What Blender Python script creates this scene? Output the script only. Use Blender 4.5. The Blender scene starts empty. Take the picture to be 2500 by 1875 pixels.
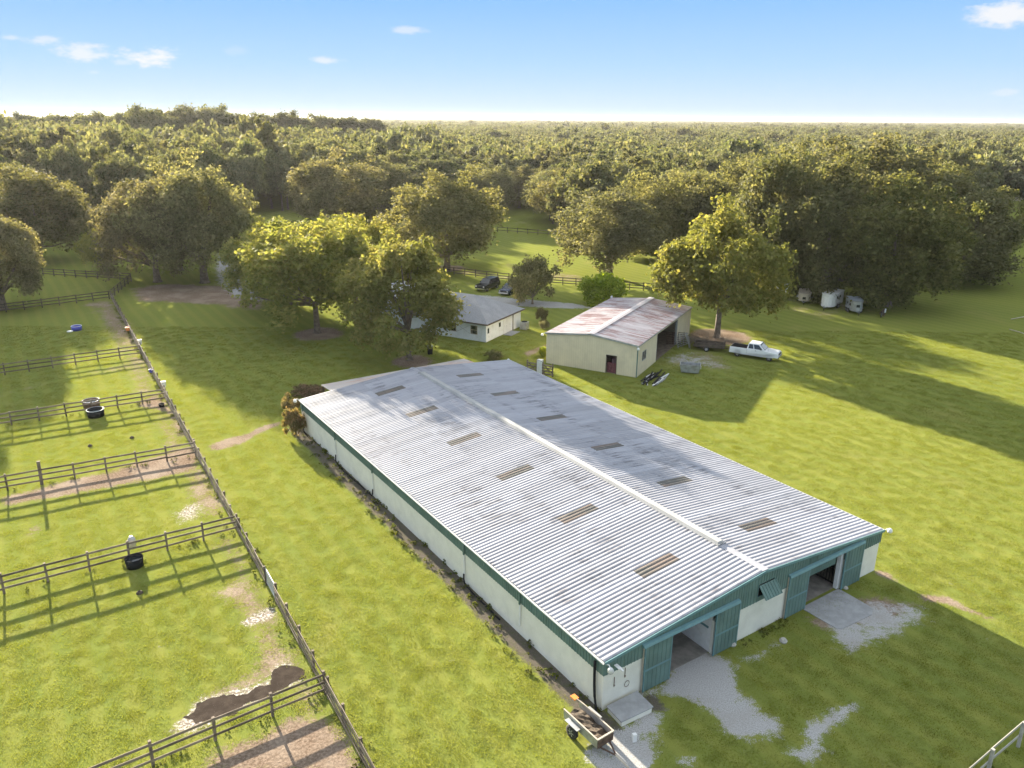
import bpy, bmesh, math, random
import numpy as np
from mathutils import Vector, Matrix
R = math.radians
C = bpy.context.scene.collection
SC = bpy.context.scene
rng = np.random.default_rng(7)
random.seed(7)

# ------------------------------------------------------------------ camera
CAM_H, F_PX, PITCH, ROLL = 28.0, 1880.5, 0.3317, 0.0067
_fw = np.array([0, math.cos(PITCH), -math.sin(PITCH)])
_up0 = np.array([0, math.sin(PITCH), math.cos(PITCH)])
_rt0 = np.array([1.0, 0, 0])
_rt = math.cos(ROLL) * _rt0 + math.sin(ROLL) * _up0
_up = -math.sin(ROLL) * _rt0 + math.cos(ROLL) * _up0
cam_d = bpy.data.cameras.new('camera')
cam = bpy.data.objects.new('camera', cam_d); C.objects.link(cam)
m = Matrix(((_rt[0], _up[0], -_fw[0], 0), (_rt[1], _up[1], -_fw[1], 0), (_rt[2], _up[2], -_fw[2], CAM_H), (0, 0, 0, 1)))
cam.matrix_world = m
cam_d.sensor_width = 36; cam_d.lens = F_PX / 2500 * 36
cam_d.clip_start = 0.5; cam_d.clip_end = 30000
SC.camera = cam

# ------------------------------------------------------------------ light
SUN_AZ, SUN_EL = -32.0, 13.4          # degrees from +Y towards +X, and above the horizon
SKY_STRENGTH, SUN_STRENGTH, EXPOSURE = 0.13, 5.0, 2.6
SC.view_settings.view_transform = 'Standard'
SC.view_settings.look = 'None'
SC.view_settings.gamma = 1
SC.view_settings.use_curve_mapping = False
SC.view_settings.exposure = EXPOSURE
SC.render.engine = 'CYCLES'
SC.cycles.use_denoising = True
SC.cycles.max_bounces = 8
SC.cycles.diffuse_bounces = 6
SC.cycles.transmission_bounces = 6
SC.cycles.glossy_bounces = 3
SC.cycles.volume_bounces = 0
SC.cycles.sample_clamp_indirect = 6
SC.cycles.caustics_reflective = False
SC.cycles.caustics_refractive = False

sun_d = bpy.data.lights.new('sun', 'SUN')
sun_d.energy = SUN_STRENGTH; sun_d.angle = R(0.55); sun_d.color = (1.0, 0.89, 0.71)
sun = bpy.data.objects.new('sun', sun_d); C.objects.link(sun)
sdir = Vector((math.sin(R(SUN_AZ)) * math.cos(R(SUN_EL)), math.cos(R(SUN_AZ)) * math.cos(R(SUN_EL)), math.sin(R(SUN_EL))))
sun.rotation_euler = sdir.to_track_quat('Z', 'Y').to_euler()
sun.location = sdir * 200


class NT:
    """Small node-tree builder: every method returns an output socket."""
    def __init__(s, nt): s.t = nt; s.L = nt.links
    def n(s, typ, **kw):
        nd = s.t.nodes.new(typ)
        for k, v in kw.items(): setattr(nd, k, v)
        return nd
    def put(s, sock, v):
        if isinstance(v, bpy.types.NodeSocket): s.L.new(v, sock)
        elif v is not None:
            if hasattr(sock, 'default_value'):
                dv = sock.default_value
                if hasattr(dv, '__len__') and not isinstance(v, (int, float)) and len(v) == 3 and len(dv) == 4: v = (*v, 1)
                sock.default_value = v
    def m(s, op, a, b=None, c=None, clamp=False):
        nd = s.n('ShaderNodeMath', operation=op, use_clamp=clamp)
        for i, v in enumerate((a, b, c)):
            if v is not None: s.put(nd.inputs[i], v)
        return nd.outputs[0]
    def vm(s, op, a, b=None):
        nd = s.n('ShaderNodeVectorMath', operation=op)
        s.put(nd.inputs[0], a)
        if b is not None: s.put(nd.inputs[1], b)
        return nd.outputs[0]
    def mix(s, f, a, b, mode='MIX'):
        nd = s.n('ShaderNodeMix', data_type='RGBA', blend_type=mode)
        s.put(nd.inputs[0], f); s.put(nd.inputs[6], a); s.put(nd.inputs[7], b)
        return nd.outputs[2]
    def noise(s, vec, scale, detail=4, rough=0.55, dist=0.0):
        nd = s.n('ShaderNodeTexNoise')
        if vec is not None: s.L.new(vec, nd.inputs['Vector'])
        nd.inputs['Scale'].default_value = scale; nd.inputs['Detail'].default_value = detail
        nd.inputs['Roughness'].default_value = rough; nd.inputs['Distortion'].default_value = dist
        return nd.outputs['Fac']
    def ramp(s, f, stops, interp='LINEAR'):
        nd = s.n('ShaderNodeValToRGB'); cr = nd.color_ramp; cr.interpolation = interp
        while len(cr.elements) > 1: cr.elements.remove(cr.elements[-1])
        cr.elements[0].position = stops[0][0]; cr.elements[0].color = (*stops[0][1], 1)
        for p, c in stops[1:]:
            e = cr.elements.new(p); e.color = (*c, 1)
        s.put(nd.inputs[0], f)
        return nd.outputs[0]
    def step(s, v, a, b):
        nd = s.n('ShaderNodeMapRange', interpolation_type='SMOOTHSTEP')
        s.put(nd.inputs[0], v); s.put(nd.inputs[1], a); s.put(nd.inputs[2], b)
        return nd.outputs[0]
    def attr(s, name): return s.n('ShaderNodeAttribute', attribute_name=name).outputs['Fac']
    def pos(s): return s.n('ShaderNodeNewGeometry').outputs['Position']
    def scale(s, v, k): return s.vm('MULTIPLY', v, k)
    def bump(s, h, strength=0.5, dist=0.05):
        nd = s.n('ShaderNodeBump'); nd.inputs['Strength'].default_value = strength; nd.inputs['Distance'].default_value = dist
        s.put(nd.inputs['Height'], h); return nd.outputs[0]


# ------------------------------------------------------------------ pixel <-> place helpers (2500 x 1875 photo pixels)
def ray(u, v): return _fw * F_PX + _rt * (u - 1250) - _up * (v - 937.5)
def U(u, v, z=0.0):
    d = ray(u, v); t = (z - CAM_H) / d[2]
    return np.array([d[0] * t, d[1] * t])
def proj(P):
    d = np.asarray(P, float) - np.array([0, 0, CAM_H]); zz = d @ _fw
    return np.stack([1250 + F_PX * (d @ _rt) / zz, 937.5 - F_PX * (d @ _up) / zz, zz], -1)
def azel(u, v):
    d = ray(u, v); d = d / np.linalg.norm(d)
    return math.atan2(d[0], d[1]), math.asin(d[2])
def height_at(xy, v):
    lo, hi = 0.0, 60.0
    for _ in range(50):
        mid = (lo + hi) / 2
        if proj([xy[0], xy[1], mid])[1] > v: lo = mid
        else: hi = mid
    return lo


# ------------------------------------------------------------------ world sky
W = bpy.data.worlds.new('World'); SC.world = W; W.use_nodes = True
nt = W.node_tree; nt.nodes.clear(); k = NT(nt)
sky = k.n('ShaderNodeTexSky', sky_type='NISHITA')
sky.sun_disc = False; sky.sun_elevation = R(SUN_EL); sky.sun_rotation = R(SUN_AZ)
sky.altitude = 0; sky.air_density = 1.0; sky.dust_density = 0.4; sky.ozone_density = 2.0
co = k.n('ShaderNodeTexCoord').outputs['Generated']
sep = k.n('ShaderNodeSeparateXYZ'); k.L.new(co, sep.inputs[0])
el = k.m('ARCSINE', sep.outputs[2]); az = k.m('ARCTAN2', sep.outputs[0], sep.outputs[1])
eld = k.m('MULTIPLY', el, 180 / math.pi)
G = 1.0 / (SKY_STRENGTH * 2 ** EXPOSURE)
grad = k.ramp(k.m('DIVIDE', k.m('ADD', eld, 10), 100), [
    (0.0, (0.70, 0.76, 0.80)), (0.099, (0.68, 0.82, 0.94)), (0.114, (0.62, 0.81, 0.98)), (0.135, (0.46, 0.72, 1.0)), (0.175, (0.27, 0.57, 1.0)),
    (0.24, (0.40, 0.68, 1.05)), (0.36, (0.95, 1.05, 1.18)), (1.0, (1.15, 1.20, 1.26))])  # overhead, out of frame, brightened beyond the visible sky to lift shadow fill
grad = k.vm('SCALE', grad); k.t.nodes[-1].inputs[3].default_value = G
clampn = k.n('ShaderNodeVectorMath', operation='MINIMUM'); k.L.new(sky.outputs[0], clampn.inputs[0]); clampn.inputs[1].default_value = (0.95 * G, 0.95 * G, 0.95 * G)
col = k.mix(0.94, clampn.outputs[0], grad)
nz = k.noise(k.vm('MULTIPLY', co, (26, 26, 75)), 1.0, 6, 0.6)
nz2 = k.noise(k.vm('MULTIPLY', co, (70, 70, 180)), 1.0, 5, 0.65)
cl = None
for (u, v, w, h, a) in [(184, 128, 62, 26, 0.8), (379, 141, 72, 22, 1.0), (97, 100, 44, 12, 0.6), (24, 92, 22, 9, 0.5), (300, 152, 30, 9, 0.4),
                        (792, 147, 46, 10, 0.7), (998, 73, 42, 9, 0.55), (2452, 30, 92, 34, 1.0), (575, 122, 34, 12, 0.18), (2455, 226, 30, 8, 0.35), (236, 178, 22, 8, 0.3)]:
    a0, e0 = azel(u, v); a1, _ = azel(u + w, v); _, e1 = azel(u, v - h)
    dx = k.m('DIVIDE', k.m('SUBTRACT', az, a0), a1 - a0)
    dy = k.m('DIVIDE', k.m('SUBTRACT', el, e0), e1 - e0)
    rr = k.m('SQRT', k.m('ADD', k.m('MULTIPLY', dx, dx), k.m('MULTIPLY', dy, dy)))
    rr = k.m('ADD', rr, k.m('ADD', k.m('MULTIPLY', k.m('SUBTRACT', nz, 0.5), 3.2), k.m('MULTIPLY', k.m('SUBTRACT', nz2, 0.5), 1.6)))
    mk = k.m('MULTIPLY', k.step(rr, 1.2, 0.1), a * 0.9)
    cl = mk if cl is None else k.m('MAXIMUM', cl, mk)
cw = k.n('ShaderNodeRGB'); cw.outputs[0].default_value = (0.97 * G, 0.97 * G, 0.98 * G, 1)
col = k.mix(cl, col, cw.outputs[0])
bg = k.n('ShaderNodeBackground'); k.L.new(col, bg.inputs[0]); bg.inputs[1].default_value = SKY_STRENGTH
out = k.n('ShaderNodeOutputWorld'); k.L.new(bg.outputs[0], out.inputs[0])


# ------------------------------------------------------------------ materials
def mat(name):
    mt = bpy.data.materials.new(name); mt.use_nodes = True
    nt = mt.node_tree; nt.nodes.clear(); k = NT(nt)
    o = k.n('ShaderNodeOutputMaterial')
    return mt, k, o
def princ(k, o, base, rough=0.7, metal=0.0, normal=None, spec=None, **kw):
    p = k.n('ShaderNodeBsdfPrincipled')
    k.put(p.inputs['Base Color'], base); k.put(p.inputs['Roughness'], rough); k.put(p.inputs['Metallic'], metal)
    if normal is not None: k.L.new(normal, p.inputs['Normal'])
    if spec is not None: p.inputs['Specular IOR Level'].default_value = spec
    for a, v in kw.items(): k.put(p.inputs[a], v)
    k.L.new(p.outputs[0], o.inputs[0]); return p
def simple(name, c, rough=0.7, metal=0.0, var=0.25, scale=3.0, bump=0.0, dirt=None, objvar=0.0, spec=None):
    mt, k, o = mat(name)
    tc = k.n('ShaderNodeTexCoord').outputs['Object']
    n = k.noise(tc, scale, 5, 0.6)
    c1 = tuple(x * (1 - var) for x in c); c2 = tuple(min(1, x * (1 + var)) for x in c)
    col = k.mix(k.step(n, 0.3, 0.7), c1, c2)
    if dirt:
        n2 = k.noise(k.pos(), scale * 0.7, 5, 0.65)
        col = k.mix(k.m('MULTIPLY', k.step(n2, 0.5, 0.72), 0.6), col, dirt)
    if objvar:
        rnd = k.n('ShaderNodeObjectInfo').outputs['Random']
        hs = k.n('ShaderNodeHueSaturation'); k.L.new(col, hs.inputs['Color'])
        k.put(hs.inputs['Value'], k.m('ADD', 1 - objvar, k.m('MULTIPLY', rnd, 2 * objvar)))
        col = hs.outputs[0]
    nm = k.bump(k.noise(tc, scale * 8, 4), bump, 0.02) if bump else None
    princ(k, o, col, rough, metal, nm, spec)
    return mt

def leaf_material(name, dark, mid, light, trans=0.4, vary=1.0):
    mt, k, o = mat(name)
    t = k.attr('tint'); rnd = k.n('ShaderNodeObjectInfo').outputs['Random']
    col = k.ramp(t, [(0.0, dark), (0.45, mid), (1.0, light)])
    hs = k.n('ShaderNodeHueSaturation'); k.L.new(col, hs.inputs['Color'])
    k.put(hs.inputs['Hue'], k.m('ADD', 0.497 - 0.019 * vary, k.m('MULTIPLY', rnd, 0.038 * vary)))
    k.put(hs.inputs['Saturation'], k.m('ADD', 0.85, k.m('MULTIPLY', k.m('FRACT', k.m('MULTIPLY', rnd, 7.13)), 0.3)))
    k.put(hs.inputs['Value'], k.m('ADD', 1 - 0.28 * vary, k.m('MULTIPLY', k.m('FRACT', k.m('MULTIPLY', rnd, 3.7)), 0.56 * vary)))
    c = hs.outputs[0]
    p = k.n('ShaderNodeBsdfPrincipled'); k.L.new(c, p.inputs['Base Color']); p.inputs['Roughness'].default_value = 0.8
    p.inputs['Specular IOR Level'].default_value = 0.08
    tr = k.n('ShaderNodeBsdfTranslucent')
    k.L.new(k.mix(1.0, c, (1.25, 1.2, 0.6), 'MULTIPLY'), tr.inputs[0])
    mx = k.n('ShaderNodeMixShader'); mx.inputs[0].default_value = trans
    k.L.new(p.outputs[0], mx.inputs[1]); k.L.new(tr.outputs[0], mx.inputs[2]); k.L.new(mx.outputs[0], o.inputs[0])
    return mt

M = {}
M['oak'] = leaf_material('oak_leaves', (0.100, 0.104, 0.052), (0.170, 0.165, 0.085), (0.285, 0.255, 0.145), vary=0.7)
M['grove'] = leaf_material('grove_leaves', (0.092, 0.106, 0.048), (0.160, 0.166, 0.076), (0.27, 0.25, 0.125), vary=0.6)
M['pecan'] = leaf_material('pecan_leaves', (0.135, 0.160, 0.044), (0.24, 0.255, 0.072), (0.36, 0.33, 0.11), trans=0.42, vary=0.5)
M['yellow'] = leaf_material('yellowing_leaves', (0.115, 0.130, 0.036), (0.195, 0.205, 0.055), (0.30, 0.270, 0.080), vary=0.1)
M['forest'] = leaf_material('forest_leaves', (0.088, 0.102, 0.054), (0.150, 0.158, 0.085), (0.245, 0.23, 0.130), trans=0.36)
M['bright'] = leaf_material('bright_leaves', (0.09, 0.13, 0.025), (0.17, 0.23, 0.04), (0.28, 0.32, 0.07))
M['rust'] = leaf_material('rusty_leaves', (0.15, 0.14, 0.055), (0.27, 0.22, 0.09), (0.50, 0.28, 0.18))
M['weed'] = leaf_material('weeds', (0.07, 0.085, 0.025), (0.13, 0.16, 0.04), (0.24, 0.24, 0.07))
M['blade'] = leaf_material('grass_blades', (0.155, 0.188, 0.040), (0.215, 0.243, 0.048), (0.29, 0.295, 0.07), trans=0.45, vary=0.25)
M['bark'] = simple('bark', (0.16, 0.125, 0.095), 0.9, var=0.4, scale=2.5, bump=0.6, objvar=0.15)
M['paint_cream'] = simple('cream_stucco', (0.76, 0.74, 0.66), 0.85, var=0.05, scale=1.2, bump=0.25, dirt=(0.66, 0.64, 0.56))
M['green'] = simple('green_painted_metal', (0.115, 0.190, 0.172), 0.7, var=0.14, scale=0.8, dirt=(0.15, 0.235, 0.21), objvar=0.05)
M['green_trim'] = simple('bluish_green_trim', (0.13, 0.25, 0.27), 0.45, var=0.08)
M['white'] = simple('white_paint', (0.75, 0.75, 0.74), 0.5, var=0.05, dirt=(0.6, 0.59, 0.56))
M['white_gloss'] = simple('white_car_paint', (0.80, 0.81, 0.83), 0.22, var=0.02)
M['black_gloss'] = simple('black_car_paint', (0.018, 0.019, 0.021), 0.22, var=0.1)
M['blue_gloss'] = simple('dark_blue_car_paint', (0.025, 0.035, 0.075), 0.2, var=0.1)
M['glass'] = simple('dark_window_glass', (0.02, 0.025, 0.03), 0.06, var=0.1, spec=0.8)
M['pale_glass'] = simple('sunshade_in_windscreen', (0.55, 0.57, 0.58), 0.2, var=0.1)
M['tyre'] = simple('tyre_rubber', (0.025, 0.025, 0.026), 0.85, var=0.2)
M['rim'] = simple('alloy_rim', (0.55, 0.55, 0.53), 0.35, 0.6, var=0.1)
M['chrome'] = simple('chrome', (0.7, 0.7, 0.7), 0.2, 0.9, var=0.05)
M['lamp_red'] = simple('tail_lamp_red', (0.30, 0.02, 0.02), 0.3)
M['lamp_clear'] = simple('head_lamp', (0.6, 0.6, 0.58), 0.15)
M['black_plastic'] = simple('black_plastic', (0.020, 0.020, 0.022), 0.85, var=0.2, spec=0.12)
M['wood'] = simple('weathered_board', (0.165, 0.130, 0.098), 0.9, var=0.4, scale=2.0, bump=0.4, objvar=0.45, dirt=(0.28, 0.24, 0.195))
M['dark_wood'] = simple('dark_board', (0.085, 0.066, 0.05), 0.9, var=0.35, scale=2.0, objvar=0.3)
M['concrete'] = simple('concrete', (0.30, 0.305, 0.31), 0.9, var=0.15, scale=1.5, bump=0.3, dirt=(0.25, 0.25, 0.24))
M['inside'] = simple('stall_boards', (0.15, 0.115, 0.085), 0.9, var=0.3, scale=2)
M['galv'] = simple('galvanised_steel', (0.42, 0.43, 0.44), 0.45, 0.5, var=0.2, scale=2, dirt=(0.25, 0.22, 0.18))
M['rusty'] = simple('rusty_steel', (0.115, 0.07, 0.05), 0.8, 0.1, var=0.4, scale=4)
M['blue_tub'] = simple('blue_plastic', (0.06, 0.07, 0.42), 0.4, var=0.1)
M['orange'] = simple('orange_plastic', (0.75, 0.22, 0.04), 0.5, var=0.1)
M['beige'] = simple('beige_paint', (0.46, 0.40, 0.32), 0.5, var=0.1)
M['manure'] = simple('stable_muck', (0.07, 0.052, 0.036), 0.95, var=0.5, scale=6, bump=1.0)
M['rubble'] = simple('grey_rock', (0.42, 0.40, 0.36), 0.9, var=0.2)
M['tower'] = simple('pale_tower', (0.55, 0.58, 0.62), 0.8, var=0.05)

def shingle_mat():
    mt, k, o = mat('grey_shingles')
    tc = k.n('ShaderNodeTexCoord').outputs['Object']
    n = k.noise(tc, 9.0, 5, 0.7); n2 = k.noise(tc, 0.6, 4)
    col = k.mix(k.step(n, 0.3, 0.7), (0.20, 0.205, 0.22), (0.30, 0.305, 0.32))
    col = k.mix(k.m('MULTIPLY', k.step(n2, 0.45, 0.7), 0.5), col, (0.34, 0.34, 0.35))
    princ(k, o, col, 0.9, 0, k.bump(n, 0.5, 0.02)); return mt
M['shingle'] = shingle_mat()


def tag(o, label=None, cat=None, group=None, kind=None):
    if label: o['label'] = label
    if cat: o['category'] = cat
    if group: o['group'] = group
    if kind: o['kind'] = kind
    return o
def empty(name, loc=(0, 0, 0), rz=0.0, label=None, cat=None, group=None):
    o = bpy.data.objects.new(name, None); C.objects.link(o)
    o.empty_display_size = 0.3; o.location = loc; o.rotation_euler = (0, 0, rz)
    return tag(o, label, cat, group)


class MB:
    """Collects boxes, prisms and tubes and links them as one mesh object."""
    def __init__(s): s.v = []; s.f = []
    def add(s, vs, fs):
        b = len(s.v); s.v += [tuple(map(float, p)) for p in vs]; s.f += [tuple(b + i for i in f) for f in fs]; return s
    def box(s, x0, x1, y0, y1, z0, z1):
        return s.add([(x0, y0, z0), (x1, y0, z0), (x1, y1, z0), (x0, y1, z0), (x0, y0, z1), (x1, y0, z1), (x1, y1, z1), (x0, y1, z1)],
                     [(0, 3, 2, 1), (4, 5, 6, 7), (0, 1, 5, 4), (1, 2, 6, 5), (2, 3, 7, 6), (3, 0, 4, 7)])
    def hexa(s, p):   # 4 bottom + 4 top points
        return s.add(p, [(0, 3, 2, 1), (4, 5, 6, 7), (0, 1, 5, 4), (1, 2, 6, 5), (2, 3, 7, 6), (3, 0, 4, 7)])
    def prism(s, poly, ax, a0, a1):
        """poly: 2D outline; extruded along axis ax ('x','y','z') from a0 to a1."""
        n = len(poly)
        mk = {'x': lambda p, a: (a, p[0], p[1]), 'y': lambda p, a: (p[0], a, p[1]), 'z': lambda p, a: (p[0], p[1], a)}[ax]
        vs = [mk(p, a0) for p in poly] + [mk(p, a1) for p in poly]
        fs = [tuple(range(n)), tuple(range(2 * n - 1, n - 1, -1))] + [(i, i + n, (i + 1) % n + n, (i + 1) % n) for i in range(n)]
        return s.add(vs, fs)
    def tube(s, pts, r, n=6, cap=True):
        pts = [Vector(p) for p in pts]; rs = r if hasattr(r, '__len__') else [r] * len(pts)
        rings = []
        for i, p in enumerate(pts):
            d = (pts[min(i + 1, len(pts) - 1)] - pts[max(i - 1, 0)]).normalized()
            a = d.cross(Vector((0, 0, 1)) if abs(d.z) < 0.9 else Vector((1, 0, 0))).normalized(); b = d.cross(a)
            rings.append([p + (a * math.cos(2 * math.pi * j / n) + b * math.sin(2 * math.pi * j / n)) * rs[i] for j in range(n)])
        vs = [q for rg in rings for q in rg]
        fs = [(i * n + j, i * n + (j + 1) % n, (i + 1) * n + (j + 1) % n, (i + 1) * n + j) for i in range(len(pts) - 1) for j in range(n)]
        if cap: fs += [tuple(range(n - 1, -1, -1)), tuple((len(pts) - 1) * n + j for j in range(n))]
        return s.add(vs, fs)
    def lathe(s, prof, n=16, c=(0, 0, 0)):
        vs = [(c[0] + r * math.cos(2 * math.pi * j / n), c[1] + r * math.sin(2 * math.pi * j / n), c[2] + z) for r, z in prof for j in range(n)]
        fs = [(i * n + j, i * n + (j + 1) % n, (i + 1) * n + (j + 1) % n, (i + 1) * n + j) for i in range(len(prof) - 1) for j in range(n)]
        fs += [tuple(range(n - 1, -1, -1)), tuple((len(prof) - 1) * n + j for j in range(n))]
        return s.add(vs, fs)
    def mesh(s, name, material=None, smooth=False):
        me = bpy.data.meshes.new(name); me.from_pydata(s.v, [], s.f); me.update()
        bm = bmesh.new(); bm.from_mesh(me); bmesh.ops.recalc_face_normals(bm, faces=bm.faces); bm.to_mesh(me); bm.free()
        if material: me.materials.append(material)
        if smooth: me.polygons.foreach_set('use_smooth', [True] * len(me.polygons))
        return me
    def build(s, name, material, parent=None, smooth=False, bevel=0.0):
        o = bpy.data.objects.new(name, s.mesh(name, material, smooth)); C.objects.link(o)
        if parent: o.parent = parent
        if bevel:
            b = o.modifiers.new('bevel', 'BEVEL'); b.width = bevel; b.segments = 2; b.limit_method = 'ANGLE'
        return o
def inst(name, me, parent, loc=(0, 0, 0), rot=(0, 0, 0), scale=(1, 1, 1)):
    o = bpy.data.objects.new(name, me); C.objects.link(o); o.parent = parent
    o.location = loc; o.rotation_euler = rot; o.scale = scale; return o
def copy_tree(o, parent=None):
    c = o.copy(); C.objects.link(c)
    if parent: c.parent = parent
    for ch in list(o.children): copy_tree(ch, c)
    return c


# ------------------------------------------------------------------ barn frame (needed for the ground masks)
BO = np.array([4.578, 31.094]); BYAW = R(33.748); BL, BW, BE, BR_ = 43.88, 23.36, 3.03, 1.07
BA = np.array([math.cos(BYAW), math.sin(BYAW)]); BB = np.array([-math.sin(BYAW), math.cos(BYAW)])
def barn_xy(s, b): return BO + BA * s + BB * b
SHED_O = np.array([4.14, 89.26]); SHED_YAW = R(-28.0); SW, SD, SE, SP = 11.43, 21.7, 3.8, 4.4
SA = np.array([math.cos(SHED_YAW), math.sin(SHED_YAW)]); SB = np.array([-math.sin(SHED_YAW), math.cos(SHED_YAW)])
FENCE = [U(269, 710, 1.35), U(921, 1870, 1.35) + (U(921, 1870, 1.35) - U(794.8, 1640, 1.35)) * 0.4]


# ------------------------------------------------------------------ ground
def poly_sd(px, py, poly):
    """signed distance (positive inside) of points to a polygon"""
    poly = np.asarray(poly, float); n = len(poly)
    d = np.full(px.shape, 1e9); ins = np.zeros(px.shape, bool)
    for i in range(n):
        a = poly[i]; b = poly[(i + 1) % n]; e = b - a
        t = np.clip(((px - a[0]) * e[0] + (py - a[1]) * e[1]) / max(e @ e, 1e-9), 0, 1)
        d = np.minimum(d, np.hypot(px - a[0] - t * e[0], py - a[1] - t * e[1]))
        c = ((a[1] > py) != (b[1] > py))
        xi = (b[0] - a[0]) * (py - a[1]) / (b[1] - a[1] if b[1] != a[1] else 1e-9) + a[0]
        ins ^= c & (px < xi)
    return np.where(ins, d, -d)
def PX(lst, ox=0, oy=0, sc=1.0): return [U(ox + x / sc, oy + y / sc) for x, y in lst]
fdir = (FENCE[1] - FENCE[0]) / np.linalg.norm(FENCE[1] - FENCE[0]); fnl = np.array([fdir[1], -fdir[0]])  # points to the paddocks
if fnl[0] > 0: fnl = -fnl
MASKS = {'gravel': [], 'dirt': [], 'sand': [], 'soil': []}
r7 = lambda l: PX(l, 1300, 1235, 2.592)
r8 = lambda l: PX(l, 1650, 1235, 2.592)
r5 = lambda l: PX(l, 0, 1235, 2.592)
MASKS['gravel'] += [
    (r7([(850, 850), (1010, 850), (1130, 950), (1250, 980), (1260, 1090), (1350, 1200), (1400, 1290), (1570, 1390), (1480, 1460), (1330, 1490), (1240, 1420), (1130, 1290), (1000, 1240), (920, 1200), (820, 1190), (700, 1200), (700, 1180), (850, 1120)]), 0.6, 1.0),
    (r7([(560, 1400), (740, 1300), (850, 1300), (820, 1380), (740, 1500), (780, 1600), (740, 1700), (430, 1700), (330, 1560), (420, 1500)]), 0.5, 0.9),
    (r7([(900, 1590), (1000, 1570), (1080, 1600), (1020, 1650), (920, 1650)]), 0.35, 0.75),
    (r7([(1590, 1560), (1740, 1490), (1690, 1420), (1850, 1330), (2000, 1240), (2070, 1260), (1960, 1370), (1830, 1450), (1850, 1560), (1740, 1620)]), 0.45, 0.85),
    (r7([(1250, 1000), (1400, 930), (1560, 850), (1570, 880), (1420, 980), (1280, 1050)]), 0.4, 0.6),
    (r8([(930, 790), (1000, 870), (1100, 930), (1250, 880), (1420, 800), (1590, 700), (1580, 630), (1400, 620), (1240, 600), (1130, 680), (1000, 720)]), 0.6, 0.7),
    (PX([(1080, 722), (1180, 721), (1280, 731), (1400, 741), (1450, 752), (1380, 753), (1240, 746), (1150, 740), (1080, 736)]), 0.8, 1.0),
    (PX([(1610, 870), (1680, 860), (1730, 874), (1790, 898), (1740, 900), (1640, 888)]), 2.0, 0.6),
    (PX([(538, 615), (560, 640), (580, 670), (650, 710), (640, 735), (570, 725), (535, 690), (528, 650)]), 1.2, 1.0)]
MASKS['dirt'] += [
    (PX([(1600, 865), (1690, 850), (1780, 868), (1830, 905), (1770, 915), (1640, 900)]), 2.0, 0.5),
    ([FENCE[0] + fnl * 0.0, FENCE[1], FENCE[1] + fnl * 1.8, FENCE[0] + fnl * 3.4], 1.1, 0.54),
    (PX([(0, 1215), (100, 1190), (262, 1150), (470, 1085), (500, 1110), (480, 1150), (330, 1180), (100, 1222), (0, 1240)]), 0.8, 0.85),
    (PX([(0, 955), (120, 930), (280, 890), (345, 860), (400, 930), (380, 950), (330, 905), (200, 920), (0, 970)]), 1.0, 0.5),
    (PX([(330, 975), (400, 955), (460, 1040), (470, 1075), (420, 1060), (400, 1010), (330, 995)]), 1.0, 0.75),
    (PX([(280, 870), (350, 855), (385, 930), (360, 940), (330, 890)]), 0.9, 0.6),
    (PX([(430, 1170), (500, 1120), (560, 1200), (570, 1260), (520, 1290), (450, 1230)]), 1.2, 0.6),
    (PX([(510, 1830), (640, 1790), (700, 1750), (800, 1750), (850, 1800), (900, 1900), (480, 1900)]), 0.9, 0.9),
    (PX([(520, 1450), (600, 1400), (690, 1500), (720, 1600), (700, 1650), (560, 1720), (380, 1830), (350, 1830), (500, 1690), (600, 1640), (620, 1540)]), 1.0, 0.65),
    (PX([(180, 1240), (130, 1270), (60, 1300), (20, 1290), (80, 1260)]), 1.2, 0.45), (PX([(60, 1290), (90, 1275), (110, 1295), (70, 1310)]), 0.8, 0.7),
    (PX([(320, 705), (400, 692), (560, 697), (650, 725), (640, 760), (520, 745), (330, 735)]), 2.0, 0.85),
    (PX([(240, 745), (275, 735), (320, 800), (345, 850), (300, 840), (255, 800)]), 1.6, 0.8),
    (PX([(190, 745), (265, 725), (275, 750), (230, 770)]), 1.5, 0.6),
    (PX([(500, 1090), (560, 1068), (600, 1058), (640, 1040), (688, 1026), (692, 1036), (640, 1056), (590, 1085), (520, 1104)]), 0.4, 0.75),
    (r8([(820, 700), (900, 690), (1060, 640), (1080, 590), (1240, 560), (1580, 630), (1400, 750), (1100, 800), (930, 790), (840, 750)]), 0.7, 0.8),
    (r8([(1250, 395), (1350, 420), (1400, 470), (1520, 555), (1720, 570), (1840, 640), (2040, 715), (2010, 740), (1720, 625), (1580, 610), (1400, 490), (1270, 440)]), 0.35, 0.85),
    (PX([(1800, 725), (2000, 755), (2180, 765), (2250, 750), (2200, 720), (1900, 690)]), 3.0, 0.42),
    (PX([(1860, 740), (1990, 790), (2100, 780), (2080, 740)]), 2.0, 0.4),
    (PX([(1820, 720), (1900, 735), (1960, 760), (1850, 770)]), 2, 0.4),
    (PX([(1230, 640), (1400, 668), (1520, 690), (1380, 690), (1240, 668)]), 1.5, 0.5),
    (PX([(1110, 655), (1250, 672), (1430, 684), (1430, 690), (1250, 684), (1110, 668)]), 1.0, 0.45),
    (PX([(1270, 862), (1340, 835), (1352, 842), (1290, 872)]), 0.6, 0.7)]
for (u, v, r_, a) in [(778, 815, 3.6, 0.9), (1005, 882, 2.6, 1.0), (1756, 822, 4.5, 0.9), (1300, 740, 1.5, 0.6), (600, 820, 3, 0.35), (1095, 655, 4, 0.7)]:
    c = U(u, v); MASKS['dirt'].append(([c + r_ * np.array([math.cos(t), math.sin(t)]) for t in np.linspace(0, 6.0, 12)], 1.2, a))
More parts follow.
